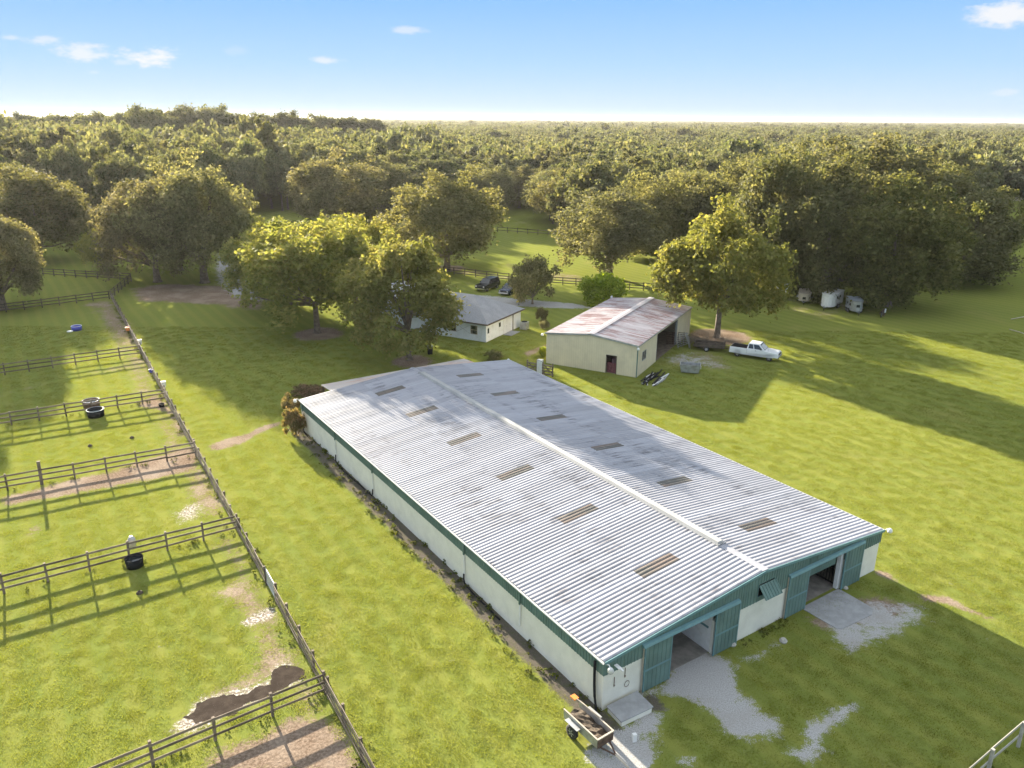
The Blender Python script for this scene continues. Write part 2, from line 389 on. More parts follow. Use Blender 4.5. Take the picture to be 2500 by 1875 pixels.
MASKS['sand'] += [
    (r5([(1520, 740), (1590, 690), (1660, 650), (1740, 640), (1755, 690), (1660, 740), (1560, 770)]), 0.3, 0.9),
    (r5([(1020, 1440), (1180, 1300), (1260, 1200), (1400, 1180), (1560, 1140), (1680, 1090), (1740, 1000), (1830, 980), (1960, 1080), (1900, 1120), (1760, 1200), (1560, 1290), (1380, 1370), (1200, 1450)]), 0.35, 0.75),
    (PX([(415, 1255), (460, 1228), (500, 1232), (495, 1265), (440, 1280)]), 0.8, 0.75), (PX([(280, 790), (300, 780), (310, 815), (285, 825)]), 1.2, 0.7),
    (PX([(20, 1480), (60, 1470), (70, 1490), (30, 1500)]), 0.8, 0.6)]
strip = [barn_xy(-1.1, -2), barn_xy(0.2, -2), barn_xy(0.2, 44), barn_xy(-1.2, 45)]
MASKS['soil'] += [(strip, 0.45, 1.0), (PX([(1560, 1695), (1600, 1690), (1635, 1735), (1615, 1745), (1590, 1735)]), 0.35, 0.9),
                  (r7([(200, 1250), (400, 1350), (640, 1640), (440, 1640), (330, 1480)]), 0.5, 0.55)]
PUDDLE = r5([(1175, 1335), (1250, 1245), (1330, 1212), (1480, 1200), (1600, 1165), (1690, 1145), (1725, 1065), (1790, 1012), (1880, 1015), (1940, 1085), (1850, 1130), (1700, 1195), (1540, 1265), (1400, 1335), (1250, 1372)])

def eval_masks(X, Y):
    o = {}
    for kind, lst in MASKS.items():
        a = np.zeros(X.shape)
        for poly, soft, amt in lst:
            soft = soft * 1.6
            P = np.asarray(poly); lo = P.min(0) - soft * 2; hi = P.max(0) + soft * 2
            idx = np.where((X > lo[0]) & (X < hi[0]) & (Y > lo[1]) & (Y < hi[1]))[0]
            if len(idx) == 0: continue
            sd = poly_sd(X[idx], Y[idx], P)
            t = np.clip(sd / (2 * soft) + 0.5, 0, 1); t = t * t * (3 - 2 * t) * amt
            a[idx] = np.maximum(a[idx], t)
        o[kind] = a
    return o

def ground_mat():
    mt, k, o = mat('ground')
    p = k.pos()
    big = k.noise(p, 0.045, 4, 0.55); mid = k.noise(p, 0.35, 5, 0.6); fine = k.noise(p, 3.2, 6, 0.7); tiny = k.noise(p, 16, 4, 0.75)
    g = k.mix(k.step(big, 0.35, 0.65), GRASS_A, GRASS_B)
    g = k.mix(k.m('MULTIPLY', k.step(mid, 0.46, 0.74), 0.38), g, GRASS_C)
    g = k.mix(k.m('MULTIPLY', k.step(fine, 0.45, 0.75), 0.6), g, tuple(x * 0.74 for x in GRASS_A))
    g = k.mix(k.m('MULTIPLY', k.step(tiny, 0.5, 0.72), 0.45), g, tuple(x * 1.35 for x in GRASS_B))
    sp_ = k.n('ShaderNodeSeparateXYZ'); k.L.new(p, sp_.inputs[0])
    cross_ = k.m('ADD', k.m('MULTIPLY', sp_.outputs[0], float(BA[0])), k.m('MULTIPLY', sp_.outputs[1], float(BA[1])))
    mow = k.m('SINE', k.m('ADD', k.m('MULTIPLY', cross_, 3.6), k.m('MULTIPLY', big, 4.0)))
    g = k.mix(k.m('MULTIPLY', k.step(mow, -0.4, 0.9), 0.26), g, (0.26, 0.25, 0.06))
    worn = k.noise(k.vm('MULTIPLY', p, (0.16, 0.09, 1)), 1.0, 6, 0.62, 0.6)
    g = k.mix(k.m('MULTIPLY', k.step(worn, 0.56, 0.74), 0.35), g, (0.27, 0.235, 0.085))
    nbreak = k.m('ADD', k.m('MULTIPLY', k.m('SUBTRACT', fine, 0.5), 0.9), k.m('ADD', k.m('MULTIPLY', k.m('SUBTRACT', mid, 0.5), 0.7), k.m('MULTIPLY', k.m('SUBTRACT', tiny, 0.5), 1.1)))
    def mask(name, a, b): return k.step(k.m('ADD', k.attr(name), nbreak), a, b)
    lump = k.noise(p, 6.5, 5, 0.75)
    dirt = k.mix(k.step(lump, 0.36, 0.66), (0.13, 0.092, 0.066), (0.30, 0.225, 0.17))
    dirt = k.mix(k.m('MULTIPLY', k.step(mid, 0.4, 0.7), 0.5), dirt, (0.36, 0.30, 0.24))
    grav = k.mix(k.step(tiny, 0.3, 0.7), (0.24, 0.235, 0.225), (0.47, 0.465, 0.46))
    grav = k.mix(k.m('MULTIPLY', k.step(mid, 0.45, 0.7), 0.6), grav, (0.30, 0.285, 0.26))
    sand = k.mix(k.step(lump, 0.45, 0.62), (0.20, 0.165, 0.13), (0.66, 0.62, 0.57))
    soil = k.mix(k.step(tiny, 0.3, 0.7), (0.075, 0.066, 0.056), (0.15, 0.13, 0.11))
    soil = k.mix(k.m('MULTIPLY', k.step(fine, 0.45, 0.68), 0.7), soil, (0.085, 0.095, 0.04))
    c = k.mix(mask('dirt', 0.40, 0.62), g, dirt)
    c = k.mix(mask('soil', 0.40, 0.60), c, soil)
    patch = k.m('MULTIPLY', k.m('SUBTRACT', k.noise(p, 0.9, 6, 0.68), 0.5), 1.5)
    c = k.mix(k.step(k.m('ADD', k.m('ADD', k.attr('gravel'), nbreak), patch), 0.36, 0.66), c, grav)
    c = k.mix(mask('sand', 0.40, 0.75), c, sand)
    h = k.m('ADD', k.m('MULTIPLY', fine, 1.0), k.m('ADD', k.m('MULTIPLY', tiny, 0.5), k.m('MULTIPLY', k.m('MULTIPLY', lump, 2.0), k.attr('dirt'))))
    princ(k, o, c, 1.0, 0, k.bump(h, 0.32, 0.06), 0.0)
    return mt
GRASS_A, GRASS_B, GRASS_C = (0.150, 0.180, 0.042), (0.178, 0.203, 0.044), (0.215, 0.212, 0.056)
M['ground'] = ground_mat()

def grid_block(x0, x1, y0, y1, d):
    xs = np.linspace(x0, x1, int(round((x1 - x0) / d)) + 1); ys = np.linspace(y0, y1, int(round((y1 - y0) / d)) + 1)
    X, Y = np.meshgrid(xs, ys); nx, ny = len(xs), len(ys)
    i = (np.arange(ny - 1)[:, None] * nx + np.arange(nx - 1)[None]).ravel()
    return X.ravel(), Y.ravel(), np.stack([i, i + 1, i + nx + 1, i + nx], 1)
blocks = [grid_block(-46, 44, 18, 96, 0.3), grid_block(-136, 160, 96, 240, 0.8), grid_block(-136, -46, 18, 96, 1.5), grid_block(44, 160, 18, 96, 1.5)]
for (a, b, c_, d_) in [(-136, 160, -60, 18), (-136, 160, 240, 700), (-900, -136, -60, 700), (160, 900, -60, 700)]: blocks.append(grid_block(a, b, c_, d_, 40))
for (a, b, c_, d_) in [(-9000, 9000, 700, 11500), (-9000, -900, -60, 700), (900, 9000, -60, 700), (-9000, 9000, -1500, -60)]: blocks.append(grid_block(a, b, c_, d_, 900))
GX, GY, GF = [], [], []; off = 0
for X, Y, Fc in blocks:
    GX.append(X); GY.append(Y); GF.append(Fc + off); off += len(X)
GX = np.concatenate(GX); GY = np.concatenate(GY); GF = np.concatenate(GF)
GM = eval_masks(GX, GY)
def np_mesh(name, V, Fq, attrs=None, material=None, smooth=False):
    me = bpy.data.meshes.new(name); n = Fq.shape[1]
    me.vertices.add(len(V)); me.vertices.foreach_set('co', V.astype(np.float32).ravel())
    me.loops.add(Fq.size); me.loops.foreach_set('vertex_index', Fq.astype(np.int32).ravel())
    me.polygons.add(len(Fq)); me.polygons.foreach_set('loop_start', np.arange(0, Fq.size, n, dtype=np.int32))
    if smooth: me.polygons.foreach_set('use_smooth', np.ones(len(Fq), bool))
    me.update(calc_edges=True)
    for a, d in (attrs or {}).items():
        at = me.attributes.new(a, 'FLOAT', 'POINT'); at.data.foreach_set('value', d.astype(np.float32))
    if material: me.materials.append(material)
    return me
def sub_ground(name, faces):
    used, inv = np.unique(faces.ravel(), return_inverse=True)
    me = np_mesh(name, np.stack([GX[used], GY[used], np.zeros(len(used))], 1), inv.reshape(faces.shape),
                 {q: a[used] for q, a in GM.items()}, M['ground'])
    o = bpy.data.objects.new(name, me); C.objects.link(o); return tag(o, kind='structure')
fg = GM['gravel'][GF].mean(1); fd = np.maximum(GM['dirt'], GM['soil'])[GF].mean(1); fy = GY[GF].mean(1); fx = GX[GF].mean(1)
sel = np.zeros(len(GF), int)
sel[(fd > 0.5)] = 3
sel[(fg > 0.5) & (fy < 75)] = 1
sel[(fg > 0.5) & (fy >= 75)] = 2
for i, nm in enumerate(['lawn', 'gravel_apron', 'gravel_drive', 'bare_ground']): sub_ground(nm, GF[sel == i])

def water_mat():
    mt, k, o = mat('muddy_water')
    n = k.noise(k.pos(), 30, 4, 0.8); f = k.noise(k.pos(), 2.0, 4, 0.6)
    col = k.mix(k.step(f, 0.35, 0.7), (0.045, 0.036, 0.030), (0.07, 0.056, 0.046))
    col = k.mix(k.step(n, 0.66, 0.70), col, (0.4, 0.38, 0.33))
    princ(k, o, col, 0.9, 0, k.bump(n, 0.15, 0.01), 0.0); return mt
M['water'] = water_mat()
def jag(poly, step=0.12, amp=0.16):
    P = [np.array(q) for q in poly]; o = []
    for i in range(len(P)):
        a, b = P[i], P[(i + 1) % len(P)]; n = max(1, int(np.linalg.norm(b - a) / step))
        for j in range(n): o.append(a + (b - a) * j / n)
    o = np.array(o); ph = np.cumsum(rng.normal(0, amp * 0.5, o.shape), 0)
    w = rng.normal(0, amp, o.shape); kx = np.ones(5) / 5
    w = np.stack([np.convolve(np.r_[w[-2:, i], w[:, i], w[:2, i]], kx, 'valid') for i in (0, 1)], 1)
    return o + w * 1.6
pm = MB(); pp = jag(PUDDLE)
bm = bmesh.new(); bm.faces.new([bm.verts.new((x, y, 0.006)) for x, y in pp]); bmesh.ops.triangulate(bm, faces=bm.faces)
me = bpy.data.meshes.new('puddle_water'); bm.to_mesh(me); bm.free(); me.materials.append(M['water'])
o = bpy.data.objects.new('puddle_water', me); C.objects.link(o); tag(o, kind='structure')


# ------------------------------------------------------------------ main barn
def roof_metal(name, base, stain, amount, rust=None, frame='BARN'):
    mt, k, o = mat(name)
    tc = k.n('ShaderNodeTexCoord'); tc.object = BARN if frame == 'BARN' else SHED
    v = tc.outputs['Object']
    rnd = k.n('ShaderNodeObjectInfo').outputs['Random']
    streak = k.noise(k.vm('MULTIPLY', v, (0.45, 3.3, 1)), 1.0, 6, 0.75)
    blot = k.noise(k.vm('MULTIPLY', v, (0.55, 0.16, 1)), 1.0, 4, 0.6)
    fine = k.noise(k.vm('MULTIPLY', v, (1.2, 9, 1)), 1.0, 4, 0.7)
    c = k.mix(k.step(streak, 0.3, 0.75), base, tuple(x * 0.84 for x in base))
    c = k.mix(k.m('MULTIPLY', k.m('MULTIPLY', k.step(streak, 0.46, 0.60), k.step(blot, 0.47, 0.66)), amount), c, stain)
    c = k.mix(k.m('MULTIPLY', k.step(fine, 0.62, 0.75), 0.35), c, stain)
    if rust:
        r1 = k.noise(k.vm('MULTIPLY', v, (0.28, 2.4, 1)), 1.0, 5, 0.7)
        r2 = k.noise(k.vm('MULTIPLY', v, (0.2, 0.2, 1)), 1.0, 3, 0.5)
        f = k.m('MULTIPLY', k.step(r1, 0.47, 0.56), k.step(r2, 0.25, 0.55))
        c = k.mix(k.m('MULTIPLY', f, 0.85), c, rust)
    hs = k.n('ShaderNodeHueSaturation'); k.L.new(c, hs.inputs['Color']); k.put(hs.inputs['Value'], k.m('ADD', 0.86, k.m('MULTIPLY', rnd, 0.24)))
    princ(k, o, hs.outputs[0], k.m('ADD', 0.34, k.m('MULTIPLY', streak, 0.25)), 0.0, None, 0.35)
    return mt
BARN = empty('barn', (BO[0], BO[1], 0), BYAW, 'long low white and green horse barn with ribbed metal roof and dark skylights', 'barn')
SHED = empty('equipment_shed', (SHED_O[0], SHED_O[1], 0), SHED_YAW, 'cream metal equipment shed with a rust streaked roof and one open bay', 'shed')
M['roof'] = roof_metal('barn_roof_metal', (0.325, 0.33, 0.37), (0.13, 0.13, 0.15), 0.95)
M['skylight'] = roof_metal('skylight_fibreglass', (0.10, 0.097, 0.088), (0.19, 0.17, 0.15), 0.9, rust=(0.17, 0.13, 0.11))
M['cap'] = simple('ridge_cap_metal', (0.36, 0.36, 0.355), 0.6, 0.0, var=0.1, scale=0.8, dirt=(0.35, 0.35, 0.34))
M['shed_roof'] = roof_metal('shed_roof_metal', (0.47, 0.44, 0.46), (0.25, 0.16, 0.16), 0.9, rust=(0.21, 0.105, 0.10), frame='SHED')
M['shed_wall'] = simple('cream_metal_siding', (0.72, 0.64, 0.46), 0.6, var=0.05, scale=0.8, dirt=(0.60, 0.53, 0.38), objvar=0.03)

RISE = BR_ / (BW / 2)
def rib_profile(width, pitch=0.305, h=0.029):
    n = int(round(width / pitch)); pts = []
    for i in range(n):
        c = pitch * (i + 0.5)
        pts += [(c - 0.10, 0.0), (c - 0.045, h), (c + 0.045, h), (c + 0.10, 0.0)]
    return [(0.0, 0.0)] + pts + [(width, 0.0)]
def rib_sheet(name, width, length, material, lap=0.0):
    """ribbed sheet: runs along +x (length), ribs spaced along y (width), thin with an underside"""
    pr = rib_profile(width); pr[-1] = (width + 0.02, 0.003)
    n = len(pr); t = 0.006
    vs = [(0, y, z) for y, z in pr] + [(length, y, z) for y, z in pr] + [(0, y, z - t) for y, z in pr] + [(length, y, z - t) for y, z in pr]
    fs = [(i, i + n, i + n + 1, i + 1) for i in range(n - 1)] + [(2 * n + i, 2 * n + i + 1, 3 * n + i + 1, 3 * n + i) for i in range(n - 1)]
    fs += [(i, i + 1, 2 * n + i + 1, 2 * n + i) for i in range(n - 1)] + [(n + i, 3 * n + i, 3 * n + i + 1, n + i + 1) for i in range(n - 1)]
    b = MB(); b.add(vs, fs); return b.mesh(name, material)
PW = 0.914; OH = 0.12
OH = 0.05
slope_len = math.hypot(BW / 2 + OH, (BW / 2 + OH) * RISE) - 0.01; ang = math.atan(RISE)
npan = int(round((BL + 2 * OH) / PW)); PWx = (BL + 2 * OH) / npan
sheet_cache = {}
def sheet(width, length, material):
    key = (round(width, 3), round(length, 3), material.name)
    if key not in sheet_cache: sheet_cache[key] = rib_sheet('roof_panel', width, length, material)
    return sheet_cache[key]
def slope_sheet(name, side, b, s_from, s_to, material):
    """s measured up the slope from the eave"""
    ln = s_to - s_from
    jz = random.uniform(-0.004, 0.004)
    if side == 0:
        x = -OH + s_from * math.cos(ang); z = BE - OH * RISE + s_from * math.sin(ang)
        inst(name, sheet(PWx, ln, material), BARN, (x, b, z + 0.03 + jz), (0, -ang, 0))
    else:
        x = BW + OH - s_from * math.cos(ang); z = BE - OH * RISE + s_from * math.sin(ang)
        inst(name, sheet(PWx, ln, material), BARN, (x, b + PWx, z + 0.03 + jz), (0, -ang, math.pi))
sky_b = [4.1, 11.2, 18.3, 26.1, 33.0, 39.8]
sky_i = {int((b + OH) / PWx) for b in sky_b}
for side in (0, 1):
    for i in range(npan):
        b = -OH + i * PWx
        if i in sky_i:
            a0, a1 = (6.0, 8.85)
            slope_sheet('roof_panel', side, b, 0, a0, M['roof'])
            slope_sheet('skylight', side, b, a0, a1, M['skylight'])
            slope_sheet('roof_panel', side, b, a1, slope_len, M['roof'])
        else:
            cut = 6.0 + 0.15 * ((i * 7) % 3 == 0)
            slope_sheet('roof_panel', side, b, 0, cut + 0.1, M['roof']); slope_sheet('roof_panel', side, b, cut, slope_len, M['roof'])
zr = BE + BR_
q = MB()
q.hexa([(BW / 2 - 0.30, 3.2, zr + 0.03), (BW / 2 + 0.30, 3.2, zr + 0.03), (BW / 2 + 0.30, 41.7, zr + 0.03), (BW / 2 - 0.30, 41.7, zr + 0.03),
        (BW / 2 - 0.20, 3.3, zr + 0.22), (BW / 2 + 0.20, 3.3, zr + 0.22), (BW / 2 + 0.20, 41.6, zr + 0.22), (BW / 2 - 0.20, 41.6, zr + 0.22)])
q.build('ridge_vent', M['cap'], BARN)
q = MB()
for s in (-1, 1):
    q.hexa([(BW / 2, -0.12, zr + 0.075), (BW / 2 + s * 0.26, -0.05, zr + 0.02), (BW / 2 + s * 0.26, BL + .05, zr + 0.02), (BW / 2, BL + .12, zr + 0.075),
            (BW / 2, -0.12, zr + 0.09), (BW / 2 + s * 0.26, -0.05, zr + 0.035), (BW / 2 + s * 0.26, BL + .05, zr + 0.035), (BW / 2, BL + .12, zr + 0.09)])
q.build('ridge_cap', M['roof'], BARN)
for y0 in (3.0, 41.78): MB().box(BW / 2 - .34, BW / 2 + .34, y0 + .12, y0 + 0.17, zr - .02, zr + .15).build('vent_end_cap', M['galv'], BARN)

# walls: stucco below, green metal above
ZB = 2.14
def wall(x0, x1, y0, y1, z0, z1, material=None, name='wall'): return MB().box(x0, x1, y0, y1, z0, z1).build(name, material or M['paint_cream'], BARN)
wall(0.03, 0.23, 0.03, BL, 0, BE - 0.06)
wall(BW - 0.23, BW - 0.03, 0.03, BL, 0, BE - 0.06)
wall(0.23, BW - 0.23, BL - 0.22, BL - 0.02, 0, BE + 0.0)
for x0, x1 in [(0.23, 4.42), (7.92, 15.72), (19.48, BW - 0.23)]: wall(x0, x1, 0.03, 0.23, 0, ZB)
# ribbed green siding: front gable above the stucco, in 0.9 m sheets
def gz(x): return BE + RISE * min(x, BW - x) - 0.02
openings = [(4.42, 7.92, 2.86), (15.72, 19.48, 2.86)]
def siding(x0, x1, zlo):
    b = MB(); n = max(1, int(round((x1 - x0) / 0.228))); w = (x1 - x0) / n
    def seg(a, c, y0):
        pts = [a, c] if not (a < BW / 2 < c) else [a, BW / 2, c]
        for p, q_ in zip(pts[:-1], pts[1:]):
            b.hexa([(p, y0, zlo), (q_, y0, zlo), (q_, 0.02, zlo), (p, 0.02, zlo), (p, y0, gz(p)), (q_, y0, gz(q_)), (q_, 0.02, gz(q_)), (p, 0.02, gz(p))])
    for i in range(n):
        a = x0 + i * w
        seg(a, a + w * 0.8, -0.02); seg(a + w * 0.8, a + w, -0.045)
    return b
xs = [0.0, 0.91, 1.82, 2.72, 3.55, 4.42, 5.29, 6.17, 7.05, 7.92, 8.8, 9.7, 10.5, 11.29, 12.65, 13.5, 14.3, 15.0, 15.72, 16.66, 15.6, 18.54, 19.48, 20.4, 21.3, 22.3, BW]
for a, c in zip(xs[:-1], xs[1:]):
    z = ZB
    for o0, o1, oz in openings:
        if a >= o0 - .01 and c <= o1 + .01: z = oz
    if abs(a - 11.29) < 0.01:
        MB().box(a, c, -0.02, 0.02, ZB, 2.47).build('siding_panel', M['green'], BARN)
        b = siding(a, c, 3.26); b.build('siding_panel', M['green'], BARN); continue
    siding(a, c, z).build('siding_panel', M['green'], BARN)
# green band along both eaves
for sx in (0, 1):
    nb = 16; w = BL / nb
    for i in range(nb):
        b = MB(); n = 12; ww = w / n
        for j in range(n):
            y = i * w + j * ww
            if sx == 0:
                b.box(-0.005, 0.03, y, y + ww * .8, ZB, BE - 0.05); b.box(-0.03, 0.03, y + ww * .8, y + ww, ZB, BE - 0.05)
            else:
                b.box(BW - .03, BW + 0.005, y, y + ww * .8, ZB, BE - 0.05); b.box(BW - .03, BW + 0.03, y + ww * .8, y + ww, ZB, BE - 0.05)
        b.build('siding_panel', M['green'], BARN)
# rake trim and gutters
for s in (-1, 1):
    x0 = -OH if s < 0 else BW + OH; z0 = BE - OH * RISE
    MB().hexa([(x0, -0.17, z0 - 0.10), (BW / 2, -0.17, zr - 0.10), (BW / 2, -0.12, zr - 0.10), (x0, -0.12, z0 - 0.10),
               (x0, -0.17, z0 + 0.06), (BW / 2, -0.17, zr + 0.06), (BW / 2, -0.12, zr + 0.06), (x0, -0.12, z0 + 0.06)]).build('rake_trim', M['green_trim'], BARN)
    xg = -OH - 0.11 if s < 0 else BW + OH
    g = MB(); g.box(xg, xg + 0.015, -0.1, BL + .1, BE - 0.07, BE + .01); g.box(xg + 0.095, xg + 0.11, -0.1, BL + .1, BE - 0.07, BE - 0.0); g.box(xg + 0.015, xg + .095, -0.1, BL + .1, BE - .07, BE - .055)
    g.build('gutter', M['white'], BARN)
for b_ in (43.2, 35.15, 27.47, 13.45, 7.2):
    d = MB().box(-0.13, -0.04, b_ - 0.05, b_ + 0.05, 2.1, BE - 0.13).build('downspout', M['green'], BARN)
    MB().box(-0.10, -0.01, b_ - 0.035, b_ + 0.035, 0.7, 2.1).build('downspout_pipe', M['white'], d)
hz = {43.2: [(43.2, .7), (43.2, .25), (43.0, .1), (42.0, .06)], 35.15: [(35.15, .75), (35.15, .3), (34.9, .08), (33.5, .06)],
      27.47: [(27.47, .72), (27.47, .3), (27.6, .14), (28.6, .18), (30.4, .14), (32.5, .12), (33.2, .08)], 13.45: [(13.45, .72), (13.4, .35), (13.2, .1), (12.2, .06), (10.6, .05), (9.0, .05)]}
for b_, pts in hz.items():
    MB().tube([(-0.10 - 0.05 * i * 0.6, y, z) for i, (y, z) in enumerate(pts)], 0.055, 6).build('drain_hose', M['black_plastic'], BARN, True)
MB().tube([(-0.13, 0.52, 2.75), (-0.13, 0.52, 2.2), (-0.11, 0.50, 1.3), (-0.13, 0.42, 0.7), (-0.2, 0.22, 0.3), (-0.32, 0.02, 0.09), (-0.4, -0.35, 0.07)], 0.07, 8).build('drain_hose', M['black_plastic'], BARN, True)

# sliding doors (two leaves to each aisle) and their rails
def slide_door(x0, x1, z1):
    b = MB(); n = 6; w = (x1 - x0) / n
    for i in range(n):
        a = x0 + i * w
        b.box(a, a + w * .8, -0.155, -0.12, 0.05, z1); b.box(a + w * .8, a + w, -0.175, -0.12, 0.05, z1)
    d = b.build('sliding_door', M['green'], BARN)
    t = MB(); t.box(x0 - .05, x0, -0.18, -0.11, .04, z1); t.box(x1, x1 + .05, -0.18, -0.11, .04, z1); t.box(x0, x1, -0.182, -0.176, 1.3, 1.42)
    t.build('door_trim', M['green_trim'], d); return d
for x0, x1 in [(2.66, 4.46), (7.86, 9.66), (14.0, 15.76), (19.46, 21.28)]: slide_door(x0, x1, 2.84)
for x0, x1 in [(2.45, 9.62), (13.92, 21.25)]:
    b = MB(); b.hexa([(x0, -0.26, 2.86), (x1, -0.26, 2.86), (x1, -0.05, 2.86), (x0, -0.05, 2.86), (x0, -0.20, 3.0), (x1, -0.20, 3.0), (x1, -0.05, 3.03), (x0, -0.05, 3.03)])
    b.build('door_rail', M['green_trim'], BARN)
for x in (2.6, 13.95): MB().box(x - .045, x, -0.10, -0.05, 0, 2.84).build('door_post', M['beige'], BARN)
# hatch with propped flap
fl = MB(); hz0, hx0, hx1 = 3.24, 11.27, 12.67
for i in range(6):
    a = hx0 + (hx1 - hx0) * i / 6; c = hx0 + (hx1 - hx0) * (i + .8) / 6; e = hx0 + (hx1 - hx0) * (i + 1) / 6
    for p, q_, t in ((a, c, 0.03), (c, e, 0.055)):
        fl.hexa([(p, -0.05, hz0 - .03), (q_, -0.05, hz0 - .03), (q_, -0.62, hz0 - .68), (p, -0.62, hz0 - .68),
                 (p, -0.05 - t, hz0 + t - .03), (q_, -0.05 - t, hz0 + t - .03), (q_, -0.62 - t, hz0 - .68 + t), (p, -0.62 - t, hz0 - .68 + t)])
fl.build('hatch_flap', M['green'], BARN)
hf = MB(); hf.box(11.25, 11.29, -0.05, .03, 2.47, 3.26); hf.box(12.65, 12.69, -0.05, .03, 2.47, 3.26); hf.box(11.29, 12.65, -0.05, .03, 2.44, 2.47)
hf.build('hatch_frame', M['green_trim'], BARN)
# interior
wall(0.25, BW - 0.25, 0.25, BL - 0.25, -0.05, 0.012, simple('aisle_floor', (0.20, 0.185, 0.165), 0.95, var=0.3, scale=1.5), 'slab')
MB().prism([barn for barn in [(15.75, -2.35), (16.0, -2.6), (18.7, -2.75), (19.25, -2.5), (19.4, -2.1), (19.45, 0.02), (15.72, 0.02)]], 'z', 0.0, 0.03).build('doorway_apron', M['concrete'], BARN)
wall(4.2, 4.4, 0.25, BL - 0.3, 0.012, 2.6, M['inside'], 'stall_wall')
for (y0, y1, z1) in [(0.25, 0.42, 2.7), (0.42, 2.1, 1.45), (2.1, 2.25, 2.7), (2.25, 12, 2.4)]:
    wall(7.93, 8.05, y0, y1, 0.012, z1, M['white'] if y1 < 2.3 else M['paint_cream'], 'stall_wall')
wall(7.90, 8.08, 0.44, 2.08, 1.45, 1.58, M['green_trim'], 'stall_rail')
wall(7.93, 8.05, 0.43, 0.95, 1.58, 2.7, M['white'], 'stall_wall')
wall(15.5, 15.7, 0.25, 14, 0.012, 2.6, M['paint_cream'], 'stall_wall')
wall(19.5, 19.62, 3.2, 14, 0.012, 2.6, M['inside'], 'stall_wall')
wall(19.25, 19.47, 0.05, 0.3, 0.03, 2.7, M['white'], 'door_post')
gm = MB()
for i in range(14): gm.box(19.52, 19.55, 0.4 + i * 0.2, 0.43 + i * 0.2, 0.05, 2.3)
for z in (0.1, 1.2, 2.3): gm.box(19.5, 19.57, 0.35, 3.15, z, z + .06)
gm.build('stall_grille', M['black_plastic'], BARN)
wall(8.06, 8.2, 12, BL - .3, 0.012, 2.5, M['inside'], 'stall_wall'); wall(15.2, 15.4, 14, BL - .3, 0.012, 2.5, M['inside'], 'stall_wall')
# floodlights at three corners
def floodlight(x, y, z, dx, dy, loc_parent, big=True):
    f = MB().tube([(x, y, z), (x + dx * .5, y + dy * .5, z + .12), (x + dx, y + dy, z + .05)], 0.025, 6).build('lamp_arm', M['white'], loc_parent)
    g = MB().lathe([(0.05, .16), (.12, .10), (.17, -.02), (.14, -.13), (.05, -.17)], 14, (x + dx, y + dy, z - .08)); g.build('lamp_globe', M['lamp_clear'] if big else M['white'], f, True)
floodlight(0.05, -0.15, BE - .12, -0.05, -0.35, BARN)
floodlight(BW, -0.1, BE - .05, 0.55, -0.12, BARN, False)
floodlight(-0.05, BL, BE - .05, -0.35, 0.3, BARN, False)
floodlight(BW - .2, BL, BE, 0.3, 0.2, BARN, False)
cam_b = MB(); cam_b.box(0.55, 0.75, -0.5, -0.12, 2.62, 2.65); cam_b.box(0.6, 0.7, -0.7, -0.45, 2.58, 2.66); cam_b.build('bracket_light', M['white'], BARN)
hb = MB(); hb.tube([(1.62 + .16 * math.cos(t), 0.0, 0.95 + .18 * math.sin(t)) for t in np.linspace(0, 6.1, 14)], 0.014, 5); hb.build('hose_ring', M['rusty'], BARN)
for x, z0, z1 in [(0.75, 1.15, 1.75), (1.45, 1.4, 2.0)]:
    hk = MB(); hk.box(x, x + .015, -0.01, .03, z0, z1); hk.box(x - .02, x + .035, -0.04, .03, z0 + .1, z0 + .13); hk.build('wall_hook', M['rusty'], BARN)
# rear lean-to
MB().hexa([(3.7, BL - 0.05, 2.72), (20.4, BL - 0.05, 2.72), (20.4, BL + 4.6, 2.42), (3.7, BL + 4.6, 2.42), (3.7, BL - .05, 2.78), (20.4, BL - .05, 2.78), (20.4, BL + 4.6, 2.48), (3.7, BL + 4.6, 2.48)]).build('lean_to_roof', roof_metal('lean_to_metal', (0.55, 0.50, 0.47), (0.25, 0.25, 0.27), 0.9, rust=(0.50, 0.30, 0.24)), BARN)
for x in (3.8, 8, 12.2, 16.4, 20.2): MB().box(x, x + .12, BL + 4.4, BL + 4.52, 0, 2.42).build('lean_to_post', M['wood'], BARN)

# ------------------------------------------------------------------ equipment shed
SR = (SP - SE) / (SW / 2)
def sz(x): return SE + SR * min(x, SW - x)
def shed_wall_x(y, x0, x1, z0, ztop, name='siding_panel', out=-1):
    n = max(1, int(round((x1 - x0) / 0.91))); w = (x1 - x0) / n
    for i in range(n):
        b = MB(); a = x0 + i * w
        for j in range(3):
            p, q_, r_ = a + w * j / 3, a + w * (j + .8) / 3, a + w * (j + 1) / 3
            for (s0, s1, d) in ((p, q_, .03), (q_, r_, .055)):
                zt0, zt1 = (ztop(s0), ztop(s1))
                b.hexa([(s0, y + out * d, z0), (s1, y + out * d, z0), (s1, y, z0), (s0, y, z0), (s0, y + out * d, zt0), (s1, y + out * d, zt1), (s1, y, zt1), (s0, y, zt0)])
        b.build(name, M['shed_wall'], SHED)
def shed_wall_y(x, y0, y1, z0, z1, out=1):
    n = max(1, int(round((y1 - y0) / 0.91))); w = (y1 - y0) / n
    for i in range(n):
        b = MB(); a = y0 + i * w
        for j in range(3):
            p, q_, r_ = a + w * j / 3, a + w * (j + .8) / 3, a + w * (j + 1) / 3
            b.box(min(x, x + out * .03), max(x, x + out * .03), p, q_, z0, z1); b.box(min(x, x + out * .055), max(x, x + out * .055), q_, r_, z0, z1)
        b.build('siding_panel', M['shed_wall'], SHED)
DX0, DX1, DZ = 7.75, 8.95, 2.15
zt = lambda x: sz(x) - 0.03
